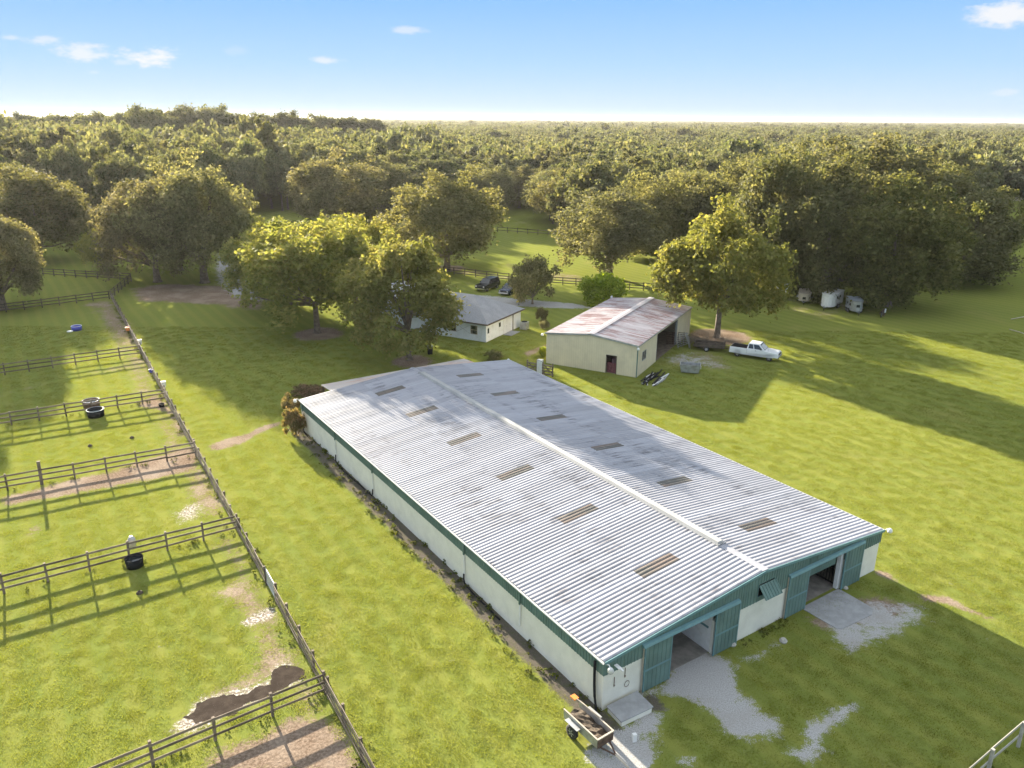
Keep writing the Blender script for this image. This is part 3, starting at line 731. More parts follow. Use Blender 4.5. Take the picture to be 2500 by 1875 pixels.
shed_wall_x(0, 0, DX0, 0, zt); shed_wall_x(0, DX0, DX1, DZ, zt); shed_wall_x(0, DX1, SW, 0, zt)
shed_wall_y(0, 0, SD, 0, SE - .04, -1)
shed_wall_y(SW, 0, 1.6, 0, SE - .04); shed_wall_y(SW, 1.6, 3.0, 0, 1.55); shed_wall_y(SW, 1.6, 3.0, 2.6, SE - .04); shed_wall_y(SW, 3.0, 6.9, 0, SE - .04)
shed_wall_y(SW, 15.6, SD, 0, SE - .04); shed_wall_x(SD, 0, SW, 0, zt, out=1)
MB().box(0.02, SW - .02, 0.05, SD - .05, -0.05, 0.02).build('slab', M['inside'], SHED)
w_ = MB(); w_.box(SW - .02, SW + .07, 1.58, 1.66, 1.52, 2.63); w_.box(SW - .02, SW + .07, 2.94, 3.02, 1.52, 2.63); w_.box(SW - .02, SW + .07, 1.66, 2.94, 1.5, 1.57); w_.box(SW - .02, SW + .07, 1.66, 2.94, 2.58, 2.65); w_.box(SW - .02, SW + .05, 2.27, 2.33, 1.57, 2.58)
wf = w_.build('window', M['galv'], SHED); MB().box(SW - .01, SW + .02, 1.66, 2.94, 1.57, 2.58).build('pane', M['glass'], wf)
t = MB(); t.box(DX0 - .06, DX0, -.08, .05, 0, DZ); t.box(DX1, DX1 + .06, -.08, .05, 0, DZ); t.box(DX0 - .06, DX1 + .06, -.08, .05, DZ, DZ + .06)
t.build('door_frame', M['dark_wood'], SHED)
MB().box(DX0 + .02, DX1 - .05, 0.25, 0.6, 0.02, 1.2).build('stored_bag', simple('maroon_sacks', (0.16, 0.05, 0.06), 0.8, var=0.5, scale=5), SHED)
MB().box(DX0 + 0.55, DX1 - .1, 0.3, 0.6, 1.2, 1.75).build('stored_bag', simple('dark_sacks', (0.10, 0.05, 0.07), 0.8, var=0.5, scale=5), SHED)
c_ = MB(); c_.box(SW - .01, SW + .08, -.09, .02, 0, SE - .05); c_.build('corner_trim', M['green'], SHED)
for y in (6.9, 15.55): MB().box(SW - .25, SW + .02, y, y + .25, 0, SE - .1).build('bay_post', M['galv'], SHED)
MB().box(SW - .15, SW + .06, 6.9, 15.6, SE - .32, SE - .04).build('bay_header', M['shed_wall'], SHED)
for z in (0.9, 1.9, 2.9): MB().box(0.06, 0.12, 0.1, SD - .1, z, z + .12).build('wall_girt', M['galv'], SHED)
slen = math.hypot(SW / 2 + .15, (SW / 2 + .15) * SR); sang = math.atan(SR); ns = int(round((SD + .3) / PW)); sw_ = (SD + .3) / ns
shm = rib_sheet('roof_panel', sw_, slen - .02, M['shed_roof'])
for i in range(ns):
    b = -0.15 + i * sw_
    inst('roof_panel', shm, SHED, (-0.15, b, SE - .15 * SR + .02), (0, -sang, 0))
    inst('roof_panel', shm, SHED, (SW + .15, b + sw_, SE - .15 * SR + .02), (0, -sang, math.pi))
q = MB()
for s in (-1, 1): q.hexa([(SW / 2, -.2, SP + .09), (SW / 2 + s * .42, -.2, SP + .05), (SW / 2 + s * .42, SD + .2, SP + .05), (SW / 2, SD + .2, SP + .09), (SW / 2, -.2, SP + .13), (SW / 2 + s * .42, -.2, SP + .075), (SW / 2 + s * .42, SD + .2, SP + .075), (SW / 2, SD + .2, SP + .13)])
q.build('ridge_cap', simple('pale_cap', (0.42, 0.39, 0.41), 0.5, var=0.08), SHED)
for s in (-1, 1):
    x0 = -.17 if s < 0 else SW + .17; z0 = SE - .17 * SR
    MB().hexa([(x0, -.21, z0 - .14), (SW / 2, -.21, SP - .12), (SW / 2, -.15, SP - .12), (x0, -.15, z0 - .14), (x0, -.21, z0 + .07), (SW / 2, -.21, SP + .08), (SW / 2, -.15, SP + .08), (x0, -.15, z0 + .07)]).build('rake_trim', M['galv'], SHED)
    MB().box(x0 - .02 if s < 0 else x0 - .06, x0 + .06 if s < 0 else x0 + .02, -.15, SD + .15, z0 - .1, z0 + .01).build('eave_trim', M['galv'], SHED)
floodlight(0, 0, SE - .2, -0.55, -.1, SHED, False); floodlight(0, SD, SE + .2, -0.2, 0.1, SHED, False); floodlight(SW - .1, -.05, SE - .25, 0.25, -.2, SHED, False)
# things kept in the open bay
MSH = Matrix.Translation((SHED_O[0], SHED_O[1], 0.02)) @ Matrix.Rotation(SHED_YAW, 4, 'Z')
for i in range(9):
    y = 7.6 + i * .9; b = MB(); b.tube([(SW - 3.0 - random.random() * 2, y + random.uniform(-.5, .5), 0.05), (SW - 5.5, y + random.uniform(-1, 1), 2.8)], 0.07, 5)
    o = b.build('board', M['inside']); o.matrix_world = MSH; tag(o, 'long board leaning in the dark open bay of the cream shed', 'board', 'boards leaning in the shed bay')


# ------------------------------------------------------------------ trees
def crown_mesh(name, seed, Rc, z0, z1, nclump, nleaf, leaf, material, flat=0.75, droop=0.0, open_=0.0, cr=(0.22, 0.36), inner=0.5, ragged=0.12, zlow=-0.75):
    g = np.random.default_rng(seed)
    zc = (z0 + z1) / 2; hz = (z1 - z0) / 2
    # clump centres through the crown volume, mostly towards its surface, on a lobed outline
    d = g.normal(size=(nclump * 3, 3)); d /= np.linalg.norm(d, axis=1)[:, None]
    d = d[d[:, 2] > zlow][:nclump]
    ph = g.uniform(0, 6.28, 6); am = g.uniform(0.05, 0.16, 6)
    a = np.arctan2(d[:, 1], d[:, 0])
    lob = 1 + sum(am[i] * np.cos((i + 1) * a + ph[i] + 1.5 * d[:, 2]) for i in range(5))
    rad = g.uniform(inner, 0.92, len(d)) ** 0.7 * lob
    rad = np.where(g.uniform(0, 1, len(d)) < ragged, rad * g.uniform(1.0, 1.15, len(d)), rad)
    c = d * rad[:, None] * np.array([Rc, Rc, hz]); c[:, 2] += zc
    rc = g.uniform(*cr, len(c)) * min(Rc, hz * 1.3) * np.clip(1.45 - 0.6 * rad, 0.45, 1.2)
    w = rc ** 2; w /= w.sum()
    ct = g.uniform(0, 1, len(c))
    i = g.choice(len(c), nleaf, p=w)
    e = g.normal(size=(nleaf, 3)); e /= np.linalg.norm(e, axis=1)[:, None]
    # each clump is itself lumpy: leaves gather on a few twigs
    rr = g.uniform(0, 1, nleaf) ** 0.45
    tw = np.sin(e[:, 0] * 5 + ct[i] * 40) * np.sin(e[:, 1] * 5 + ct[i] * 70) * np.sin(e[:, 2] * 5 + ct[i] * 20)
    rr *= 1 + 0.62 * tw
    P = c[i] + e * (rc[i] * rr)[:, None] * np.array([1, 1, flat])
    P[:, 2] -= droop * np.abs(g.normal(size=nleaf)) * (e[:, 2] < 0)
    keep = P[:, 2] > z0 * 0.85
    if open_ > 0: keep &= (g.uniform(0, 1, nleaf) > open_ * (tw < 0))
    P, e, i = P[keep], e[keep], i[keep]; n = len(P)
    N = e * 0.7 + g.normal(size=(n, 3)) * 0.75 + np.array([0, 0, 0.35]); N /= np.linalg.norm(N, axis=1)[:, None]
    t = np.cross(N, g.normal(size=(n, 3))); t /= np.linalg.norm(t, axis=1)[:, None]; b = np.cross(N, t)
    s = leaf * g.uniform(0.6, 1.35, n)[:, None]; asp = g.uniform(0.5, 0.85, n)[:, None]
    V = np.stack([P - t * s, P - b * s * asp + N * s * .15, P + t * s, P + b * s * asp + N * s * .15], 1).reshape(-1, 3)
    tint = np.clip(0.40 * ct[i] + g.normal(0, 0.22, n) + 0.27, 0, 1)
    me = np_mesh(name, V, np.arange(4 * n).reshape(n, 4), {'tint': np.repeat(tint, 4)}, material)
    return me, c, rc
def trunk_mesh(name, seed, c, r0, zsplit, nlimb, material, lean=0.0, n=7):
    g = np.random.default_rng(seed + 99); b = MB()
    top = np.array([g.normal() * lean, g.normal() * lean, zsplit])
    b.tube([(0, 0, -0.1), (0, 0, 0.25), tuple(top * [0.5, 0.5, 0.5]), tuple(top)], [r0 * 1.7, r0 * 1.15, r0 * 0.95, r0 * 0.85], n + 2)
    for j in g.choice(len(c), min(nlimb, len(c)), replace=False):
        q = c[j]; mid = top + (q - top) * 0.5 + np.array([0, 0, -0.08 * np.linalg.norm(q - top)]); k_ = g.uniform(0.35, 0.6)
        b.tube([tuple(top - [0, 0, r0]), tuple(top + (mid - top) * .5), tuple(mid), tuple(q)], [r0 * k_ * 1.2, r0 * k_, r0 * k_ * .7, r0 * .12], max(5, n - 2), False)
    return b.mesh(name, material, True)
def make_kind(tag_, seeds, Rc, H, z0, nclump, nleaf, leaf, material, r0, zs, nlimb, **kw):
    res = []
    for s_ in seeds:
        me, c, rc = crown_mesh('crown', s_, Rc, z0, H, nclump, nleaf, leaf, material, **kw)
        res.append((me, trunk_mesh('trunk', s_, c, r0, zs, nlimb, M['bark']), Rc, H))
    return res
KIND = {
    'oak': make_kind('oak', (1, 2, 3, 4), 8.0, 17.0, 1.9, 100, 44000, 0.215, M['oak'], 0.55, 3.2, 12, flat=0.75, droop=0.5, cr=(0.13, 0.34), open_=0.45, ragged=0.2),
    'pecan': make_kind('pecan', (11, 12, 13), 7.0, 15.0, 1.1, 90, 34000, 0.215, M['pecan'], 0.34, 4.0, 10, flat=0.8, open_=0.5, cr=(0.11, 0.30), droop=0.4, ragged=0.3),
    'yellow': make_kind('yellow', (21,), 7.0, 15.0, 2.2, 92, 38000, 0.215, M['yellow'], 0.34, 4.0, 10, open_=0.5, cr=(0.11, 0.30), droop=0.4, ragged=0.3),
    'grove': make_kind('grove', (81, 82, 83), 8.0, 18.0, 0.3, 105, 44000, 0.215, M['grove'], 0.55, 3.2, 6, flat=0.8, droop=0.6, cr=(0.13, 0.32), open_=0.3, ragged=0.2, zlow=-0.97),
    'tall': make_kind('tall', (91, 92, 93), 9.0, 30.0, 12.0, 60, 12000, 0.42, M['forest'], 0.4, 12.0, 4, ragged=0.05, inner=0.35, cr=(0.2, 0.4)),
    'shrub': make_kind('shrub', (31, 32), 3.0, 6.0, 0.3, 26, 9000, 0.15, M['oak'], 0.12, 0.9, 6, cr=(0.3, 0.5)),
    'bright': make_kind('bright', (41,), 3.0, 4.5, 0.1, 26, 8000, 0.17, M['bright'], 0.10, 0.6, 5, cr=(0.3, 0.5)),
    'rust': make_kind('rust', (51, 52), 2.0, 2.6, 0.05, 24, 6500, 0.12, M['rust'], 0.05, 0.4, 6, cr=(0.3, 0.5)),
    'forest': make_kind('forest', (61, 62, 63, 64, 65, 66), 6.0, 15.0, 3.0, 50, 10000, 0.33, M['forest'], 0.28, 4.5, 4, flat=0.8, cr=(0.15, 0.36), open_=0.3, ragged=0.2),
    'pine': make_kind('pine', (71, 72), 3.6, 20.0, 10.0, 22, 2600, 0.42, M['oak'], 0.22, 13.0, 8, cr=(0.24, 0.42), flat=0.5),
}
def plant_tree(kind, var, xy, H, Rr, rz, name, label, cat='tree', group=None):
    me, tr, R0, H0 = KIND[kind][var % len(KIND[kind])]
    o = empty(name, (xy[0], xy[1], 0), rz, label, cat, group)
    sx = Rr / R0; szz = H / H0
    inst('trunk', tr, o, scale=((sx + szz) / 2, (sx + szz) / 2, szz))
    inst('crown', me, o, scale=(sx, sx, szz))
    return o
def tree_px(kind, var, u, v, vtop, hw, name, label, rz=None, cat='tree', group=None):
    """base pixel, crown-top row and half width in photo pixels -> real place, height and radius"""
    xy = U(u, v); H = height_at(xy, vtop); sc = F_PX / proj([xy[0], xy[1], H * .6])[2]
    return plant_tree(kind, var, xy, H * 0.98, hw / sc, random.uniform(0, 6.28) if rz is None else rz, name, label, cat, group)

NEAR = [
 ('oak', 0, 500, 690, 392, 140, 'oak_tree', 'broad spreading oak with twin trunks over bare ground by the drive'),
 ('oak', 1, 385, 688, 440, 125, 'oak_tree', 'rounded oak beside the corner of the long paddock fence'),
 ('oak', 2, 440, 660, 420, 92, 'oak_tree', 'oak filling the gap behind the two shade oaks'),
 ('pecan', 0, 262, 662, 560, 52, 'small_tree', 'small yellow green tree beside the paddock oaks'),
 ('oak', 3, 100, 640, 428, 128, 'oak_tree', 'greyish oak behind the top paddock at the picture edge'),
 ('oak', 0, 10, 755, 520, 108, 'oak_tree', 'pale leafed oak standing inside the top paddock'),
 ('oak', 1, 35, 600, 405, 100, 'oak_tree', 'hazy oak behind the greyish oak in the glare'),
 ('pecan', 0, 775, 812, 522, 168, 'pecan_tree', 'yellow green pecan on the lawn, shading the open grass'),
 ('pecan', 1, 690, 752, 535, 110, 'pecan_tree', 'yellow green pecan half hidden behind the lawn pecan'),
 ('pecan', 2, 870, 740, 505, 115, 'pecan_tree', 'sunlit pecan between the lawn pecan and the tall moss hung oak'),
 ('pecan', 1, 1000, 879, 580, 146, 'pecan_tree', 'dark green pecan in front of the white house'),
 ('oak', 2, 1092, 662, 424, 132, 'oak_tree', 'tall moss hung oak behind the parked dark cars'),
 ('oak', 3, 1488, 676, 478, 130, 'oak_tree', 'feathery grey green oak with leaning pale limbs behind the shed'),
 ('oak', 1, 1190, 522, 410, 70, 'oak_tree', 'oak beside the far fence, on the moss hung oak side of the gap'),
 ('oak', 0, 1268, 508, 415, 55, 'oak_tree', 'oak closing the far end of the grassy gap'),
 ('oak', 3, 1345, 538, 420, 66, 'oak_tree', 'oak with low branches over the far fence of the gap'),
 ('shrub', 0, 1300, 742, 622, 50, 'small_tree', 'small round tree by the far gravel drive'),
 ('bright', 0, 1474, 742, 668, 52, 'shrub', 'bright green bush behind the rusty roofed shed'),
 ('yellow', 0, 1750, 823, 496, 146, 'pecan_tree', 'golden yellow pecan beside the shed and pickup truck'),
 ('grove', 0, 1905, 706, 350, 150, 'oak_tree', 'large dark oak behind the golden pecan'),
 ('grove', 1, 2003, 729, 405, 136, 'oak_tree', 'dark oak overhanging the row of horse trailers'),
 ('grove', 2, 2165, 747, 425, 160, 'oak_tree', 'big dense oak overhanging the dark roofed trailer'),
 ('grove', 3, 2310, 690, 440, 150, 'oak_tree', 'dark oak at the open end of the trailer grove'),
 ('grove', 1, 2385, 674, 475, 80, 'oak_tree', 'oak at the pasture edge of the trailer grove'),
 ('grove', 2, 2060, 640, 325, 170, 'oak_tree', 'tallest oak crown at the middle of the trailer grove'),
 ('grove', 0, 2230, 640, 380, 140, 'oak_tree', 'oak rising behind the open end of the trailer grove'),
 ('oak', 3, 1800, 650, 400, 110, 'oak_tree', 'oak just behind the top of the golden pecan'),
 ('oak', 1, 1610, 640, 420, 115, 'oak_tree', 'dense oak at the woods edge behind the feathery oak'),
 ('oak', 2, 1390, 560, 425, 80, 'oak_tree', 'oak at the mouth of the grassy gap in the woods'),
 ('oak', 0, 830, 560, 378, 120, 'oak_tree', 'very wide grey oak at the woods edge above the lawn pecans'),
 ('oak', 1, 930, 540, 400, 90, 'oak_tree', 'oak behind the tall moss hung oak'),
 ('rust', 0, 712, 1004, 962, 24, 'shrub', 'reddish brown bush against the back corner of the horse barn'),
 ('rust', 1, 755, 966, 942, 36, 'shrub', 'rust coloured bush beside the lean-to roof'),
 ('rust', 1, 722, 1062, 1000, 26, 'shrub', 'straggly olive bush at the foot of the barn side wall'),
 ('shrub', 1, 1322, 792, 748, 14, 'shrub', 'small yellowish bush at the end of the white house'),
 ('bright', 0, 1326, 872, 846, 11, 'shrub', 'small pale bush at the shed corner'),
 ('shrub', 0, 1205, 880, 855, 22, 'shrub', 'low dark bush beyond the barn roof edge'),
 ('shrub', 1, 1330, 806, 780, 12, 'shrub', 'dark clipped bush beside the house end wall'),
 ('pecan', 2, 1600, 800, 742, 30, 'small_tree', 'leafy sapling against the open side of the shed')]
for kd, vr, u, v, vt, hw, nm, lb in NEAR:
    xy0 = U(u, v)
    tree_px(kd, vr, u, v, vt, hw, nm, lb, cat='shrub' if nm == 'shrub' else 'tree')
for i, (x, y, H_, R_) in enumerate([(-100, 98, 14, 8), (-108, 118, 15, 9)]):
    plant_tree('oak', i, (x, y), H_, R_, i * 2.0, 'oak_tree', ['oak beyond the paddocks casting shade over their grass', 'farther oak beyond the paddock fences', 'low oak at the paddock edge'][i], 'tree')

# woods: boundary row (photo pixels) beyond which trees stand
VB = np.array([(-700, 600), (0, 585), (180, 578), (330, 590), (520, 560), (640, 520), (720, 512), (800, 525), (960, 530), (1060, 545), (1120, 520), (1225, 520), (1238, 500), (1318, 505), (1335, 540), (1420, 600), (1560, 640), (1700, 655), (1850, 665), (2100, 620), (2300, 560), (2400, 490), (3200, 480)], float)
def in_woods(x, y):
    q = proj(np.stack([x, y, np.zeros_like(x)], -1)); vb = np.interp(q[:, 0], VB[:, 0], VB[:, 1])
    return (q[:, 2] > 0) & (q[:, 1] < vb), q
near_xy = np.array([U(t[2], t[3]) for t in NEAR if t[0] in ('oak', 'grove')])
def scatter(y0, y1, d, half=0.78, margin=30):
    ys = np.arange(y0, y1, d); o = []
    for y in ys:
        w = y * half + margin; xs = np.arange(-w, w, d)
        o.append(np.stack([xs, np.full_like(xs, y)], 1))
    P = np.concatenate(o); P += rng.uniform(-0.42, 0.42, P.shape) * d; return P
P = scatter(140, 520, 8.2)
ok, q = in_woods(P[:, 0], P[:, 1]); P, q = P[ok], q[ok]
dn = np.min(np.hypot(P[:, None, 0] - near_xy[None, :, 0], P[:, None, 1] - near_xy[None, :, 1]), 1)
P, q = P[dn > 6.0], q[dn > 6.0]
inview = (q[:, 0] > -40) & (q[:, 0] < 2540)
order = np.argsort(np.hypot(P[:, 0], P[:, 1]))
ind = [i for i in order if inview[i]][:285]
indset = set(ind)
def wood_label(p, dist):
    where = ['behind the paddock oaks in the glare', 'behind the lawn pecans', 'behind the wide grey oak and the moss hung oak', 'around the grassy gap', 'behind the feathery oak', 'behind the golden pecan', 'behind the trailer grove', 'by the far sunlit pasture']
    w = where[int(np.searchsorted([560, 800, 1130, 1370, 1560, 1860, 2330], p[0]))]
    return ('front row' if dist < 225 else 'middle row' if dist < 275 else 'back row') + ' woods tree ' + w
WG = 'broadleaf trees crowding the woods beyond the pastures'
hts = {}
for n_, i in enumerate(ind):
    x, y = P[i]; pine = random.random() < 0.05
    H_ = random.uniform(12.5, 19.0); R_ = random.uniform(4.6, 7.2)
    big = 0.5 + 0.5 * math.sin(x * 0.021 + 1.3) * math.sin(y * 0.017)
    H_ *= 0.88 + 0.25 * big
    if q[i][0] < 950: H_ *= 1.06 + 0.30 * min(1, max(0, (math.hypot(x, y) - 230) / 90))
    if pine: plant_tree('pine', n_, (x, y), H_ * 1.25, 3.4, random.uniform(0, 6.28), 'pine_tree', 'thin crowned pine standing above the woods canopy', 'tree', 'pines standing above the woods')
    else: plant_tree('forest', random.randrange(6), (x, y), H_, R_, random.uniform(0, 6.28), 'woodland_tree', wood_label(q[i], math.hypot(x, y)), 'tree', WG)
# three named pines on the skyline, a golden tree or two
for (u, D, H_, R_, lab) in [(423, 400, 33, 6.5, 'tallest lone pine breaking the skyline above the woods'), (1915, 330, 17.5, 6, 'bright golden tree among the green woods'), (1815, 400, 17, 5, 'smaller golden tree beside the bright golden one')]:
    d_ = ray(u, 420); xy = np.array([d_[0] / d_[1] * D, D])
    plant_tree('pine' if H_ > 25 else 'yellow', 0, xy, H_, R_, 1.0, 'pine_tree' if H_ > 25 else 'golden_tree', lab)
for (u, D, H_, R_) in [(372, 390, 33, 10), (345, 400, 30.5, 9), (470, 400, 32, 11), (505, 410, 33.5, 12), (545, 420, 33, 11), (590, 430, 29.5, 9), (655, 440, 30.5, 9), (700, 440, 31.5, 10), (730, 450, 30.0, 9),
                       (310, 410, 29.5, 10), (250, 420, 29.5, 11), (190, 430, 29.5, 10), (150, 430, 29, 10), (80, 440, 29, 9), (20, 420, 28.5, 10), (790, 460, 29.2, 10), (850, 470, 28.8, 11), (915, 480, 28.2, 10), (620, 420, 28.5, 10), (430, 380, 28.5, 10)]:
    d_ = ray(u, 420); xy = np.array([d_[0] / d_[1] * D, D])
    plant_tree('tall', random.randrange(3), xy, H_, R_, random.uniform(0, 6.28), 'tall_tree', 'tall crown rising above the woods on the hazy skyline', 'tree', 'tall crowns on the hazy skyline')

# the far woods: nobody could count them -> one object of instances
def source_object(name, me):
    o = bpy.data.objects.new(name, me); SRC.objects.link(o); return o
SRC = bpy.data.collections.new('instance_sources')
far_me = [crown_mesh('far_crown', 200 + i, 7.4, 1.5, 13.6, 34, 2600, 0.66, M['forest'], flat=0.85)[0] for i in range(6)]
def scatter_object(name, pts, scales, rots, meshes, kind='stuff'):
    SRCc = bpy.data.collections.new(name + '_sources')
    for me_ in meshes:
        oo = bpy.data.objects.new(me_.name, me_); SRCc.objects.link(oo)
    me = bpy.data.meshes.new(name); me.vertices.add(len(pts)); me.vertices.foreach_set('co', pts.astype(np.float32).ravel())
    a = me.attributes.new('siz', 'FLOAT_VECTOR', 'POINT'); a.data.foreach_set('vector', scales.astype(np.float32).ravel())
    a = me.attributes.new('rot', 'FLOAT_VECTOR', 'POINT'); a.data.foreach_set('vector', rots.astype(np.float32).ravel())
    o = bpy.data.objects.new(name, me); C.objects.link(o)
    ng = bpy.data.node_groups.new(name, 'GeometryNodeTree')
    ng.interface.new_socket('Geometry', in_out='INPUT', socket_type='NodeSocketGeometry'); ng.interface.new_socket('Geometry', in_out='OUTPUT', socket_type='NodeSocketGeometry')
    N = ng.nodes; L = ng.links
    gi = N.new('NodeGroupInput'); go = N.new('NodeGroupOutput'); ip = N.new('GeometryNodeInstanceOnPoints'); ci = N.new('GeometryNodeCollectionInfo')
    ci.inputs['Collection'].default_value = SRCc; ci.inputs['Separate Children'].default_value = True; ci.inputs['Reset Children'].default_value = True
    ns_ = N.new('GeometryNodeInputNamedAttribute'); ns_.data_type = 'FLOAT_VECTOR'; ns_.inputs['Name'].default_value = 'siz'
    nr = N.new('GeometryNodeInputNamedAttribute'); nr.data_type = 'FLOAT_VECTOR'; nr.inputs['Name'].default_value = 'rot'
    rv = N.new('FunctionNodeRandomValue'); rv.data_type = 'INT'
    rv.inputs[4].default_value = 0; rv.inputs[5].default_value = len(meshes) - 1
    ip.inputs['Pick Instance'].default_value = True
    L.new(gi.outputs[0], ip.inputs['Points']); L.new(ci.outputs[0], ip.inputs['Instance']); L.new(ns_.outputs[0], ip.inputs['Scale']); L.new(nr.outputs[0], ip.inputs['Rotation'])
    L.new(rv.outputs[2], ip.inputs['Instance Index']); L.new(ip.outputs[0], go.inputs[0])
    md = o.modifiers.new('scatter', 'NODES'); md.node_group = ng
    return tag(o, kind=kind)
rest = [i for i in range(len(P)) if i not in indset]
FP = [P[rest], scatter(520, 1300, 10.5, 0.74), scatter(1300, 3200, 17, 0.72), scatter(3200, 11000, 60, 0.70)]
FS = []
for j, pp in enumerate(FP):
    k_ = (1.0, 1.0, 1.25, 3.0)[j]; r_ = (1, 1, 1.7, 6.5)[j]
    hgt = rng.uniform(0.86, 1.2, len(pp)) * (1 + 0.14 * np.sin(pp[:, 0] * 0.012) * np.sin(pp[:, 1] * 0.009))
    hgt = np.where(rng.uniform(0, 1, len(pp)) < 0.03, hgt * 1.25, hgt)
    if j == 3: hgt = hgt * 1.02
    lf = np.clip(-pp[:, 0] / np.maximum(pp[:, 1], 1), 0, 1)[...] * (pp[:, 1] < 900)
    wd = rng.uniform(0.75, 1.3, len(pp)) * r_
    tl = 1 + 0.75 * np.clip(lf * 1.6, 0, .62); wd = wd * tl ** 0.8
    FS.append(np.stack([wd, wd, hgt * tl], 1))
FPx = np.concatenate(FP); FSx = np.concatenate(FS)
scatter_object('forest', np.c_[FPx, np.zeros(len(FPx))], FSx, np.c_[np.zeros((len(FPx), 2)), rng.uniform(0, 6.28, len(FPx))], far_me)


# ------------------------------------------------------------------ fences
UNIT = MB().box(0, 1, -0.5, 0.5, -0.5, 0.5).mesh('rail', M['wood'])
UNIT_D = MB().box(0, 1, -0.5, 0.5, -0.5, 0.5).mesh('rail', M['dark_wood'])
POST = MB().box(-0.065, 0.065, -0.065, 0.065, -0.2, 1.0).mesh('post', M['wood'])
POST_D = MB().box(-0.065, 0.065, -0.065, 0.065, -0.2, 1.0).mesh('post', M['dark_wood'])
M['pale_wood'] = simple('bleached_board', (0.40, 0.38, 0.33), 0.9, var=0.2)
UNIT_P = MB().box(0, 1, -0.5, 0.5, -0.5, 0.5).mesh('rail', M['pale_wood']); POST_P = MB().box(-0.065, 0.065, -0.065, 0.065, -0.2, 1.0).mesh('post', M['pale_wood'])
def fence(p0, p1, label, spacing=2.35, zs=(0.40, 0.86, 1.28), dark=False, skip=(), tall={}, side=1, h=1.42, group=None, name='board_fence', pale=False):
    p0, p1 = np.array(p0, float), np.array(p1, float); Lh = np.linalg.norm(p1 - p0); n = max(1, int(round(Lh / spacing))); w = Lh / n
    yaw = math.atan2(p1[1] - p0[1], p1[0] - p0[0])
    o = empty(name, (p0[0], p0[1], 0), yaw, label, 'fence', group)
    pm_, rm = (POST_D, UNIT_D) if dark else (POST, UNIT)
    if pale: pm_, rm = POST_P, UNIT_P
    for i in range(n + 1):
        hh = tall.get(i, h) + random.uniform(-.05, .06); t = 1.7 if i in tall else 1
        inst('post', pm_, o, (i * w, 0, 0), (random.uniform(-.035, .035), random.uniform(-.03, .03), random.uniform(-.1, .1)), (t, t, hh))
        if i < n and i not in skip:
            for z in zs:
                if random.random() < 0.015: continue
                a, b = z + random.uniform(-.035, .035), z + random.uniform(-.035, .035)
                inst('rail', rm, o, (i * w - .06, side * 0.09, a), (random.uniform(-.08, .08), -math.atan2(b - a, w), random.uniform(-.006, .006)), (w + .12, 0.03, 0.14))
    return o, w, yaw
F0, F1 = FENCE[0], FENCE[1]
flen = np.linalg.norm(F1 - F0); gate_t = (U(677, 1420, 1.3) - F0) @ fdir
nb_ = int(round(flen / 2.35)); gi_ = int(gate_t / (flen / nb_))
fence(F0, F1, 'long weathered board fence running from the oaks down the whole lawn to the bottom edge', skip=(gi_,), side=-1, zs=(0.36, 0.68, 1.0, 1.30))
gpos = F0 + fdir * (gi_ * flen / nb_)
g = empty('metal_gate', (gpos[0], gpos[1], 0), math.atan2(fdir[1], fdir[0]), 'greenish metal tube gate set in the long weathered fence', 'gate')
gw = flen / nb_
b = MB(); b.tube([(0.12, 0, .25), (0.12, 0, 1.3), (gw - .12, 0, 1.3), (gw - .12, 0, .25), (0.12, 0, .25)], 0.03, 6); b.build('gate_frame', M['galv'], g)
for z in (0.42, 0.6, 0.78, 0.96, 1.13): MB().tube([(0.12, 0, z), (gw - .12, 0, z)], 0.022, 6).build('gate_bar', M['galv'], g)
def cross(pts, label, ext=1.0, **kw):
    P_ = [U(*q, 1.3) for q in pts]; a = P_[0]; d = (P_[-1] - P_[0]) / np.linalg.norm(P_[-1] - P_[0])
    return fence(a, a + d * np.linalg.norm(P_[-1] - P_[0]) * ext, label, **kw)
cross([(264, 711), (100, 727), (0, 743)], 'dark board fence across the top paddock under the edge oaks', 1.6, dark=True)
cross([(341, 843), (0, 890)], 'board fence dividing the paddock of the blue tub from the next', 1.8)
cross([(403, 949), (0, 1010)], 'pale railed board fence with round stock tanks against it', 1.9)
cross([(474, 1080), (262, 1117), (19, 1160)], 'board fence with two tall thick gate posts above the brown worn strip', 2.2, tall={5: 2.05, 7: 1.75}, spacing=2.3)
cross([(577, 1258), (322, 1318), (0, 1405)], 'board fence with a black tub and grey sack throwing triple rail shadows', 2.0)
cross([(791, 1644), (567, 1729), (216, 1875)], 'nearest cross fence passing over the muddy puddle', 1.8, spacing=2.6)
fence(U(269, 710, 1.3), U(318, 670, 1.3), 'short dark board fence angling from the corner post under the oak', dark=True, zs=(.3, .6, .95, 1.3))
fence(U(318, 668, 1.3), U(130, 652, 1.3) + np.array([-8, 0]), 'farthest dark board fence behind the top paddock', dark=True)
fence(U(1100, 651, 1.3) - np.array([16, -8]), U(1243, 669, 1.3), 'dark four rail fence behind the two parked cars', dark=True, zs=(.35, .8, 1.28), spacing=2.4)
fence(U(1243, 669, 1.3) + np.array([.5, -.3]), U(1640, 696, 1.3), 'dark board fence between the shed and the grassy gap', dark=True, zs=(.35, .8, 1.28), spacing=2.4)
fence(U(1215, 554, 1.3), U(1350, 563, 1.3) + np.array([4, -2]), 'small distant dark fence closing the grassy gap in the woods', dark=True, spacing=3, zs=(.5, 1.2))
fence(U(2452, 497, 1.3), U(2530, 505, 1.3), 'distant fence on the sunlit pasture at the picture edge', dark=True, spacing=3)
fence(U(640, 548, 1.3), U(800, 530, 1.3), 'distant fence along the far drive below the wide grey oak', dark=True, spacing=3, zs=(.5, 1.2))
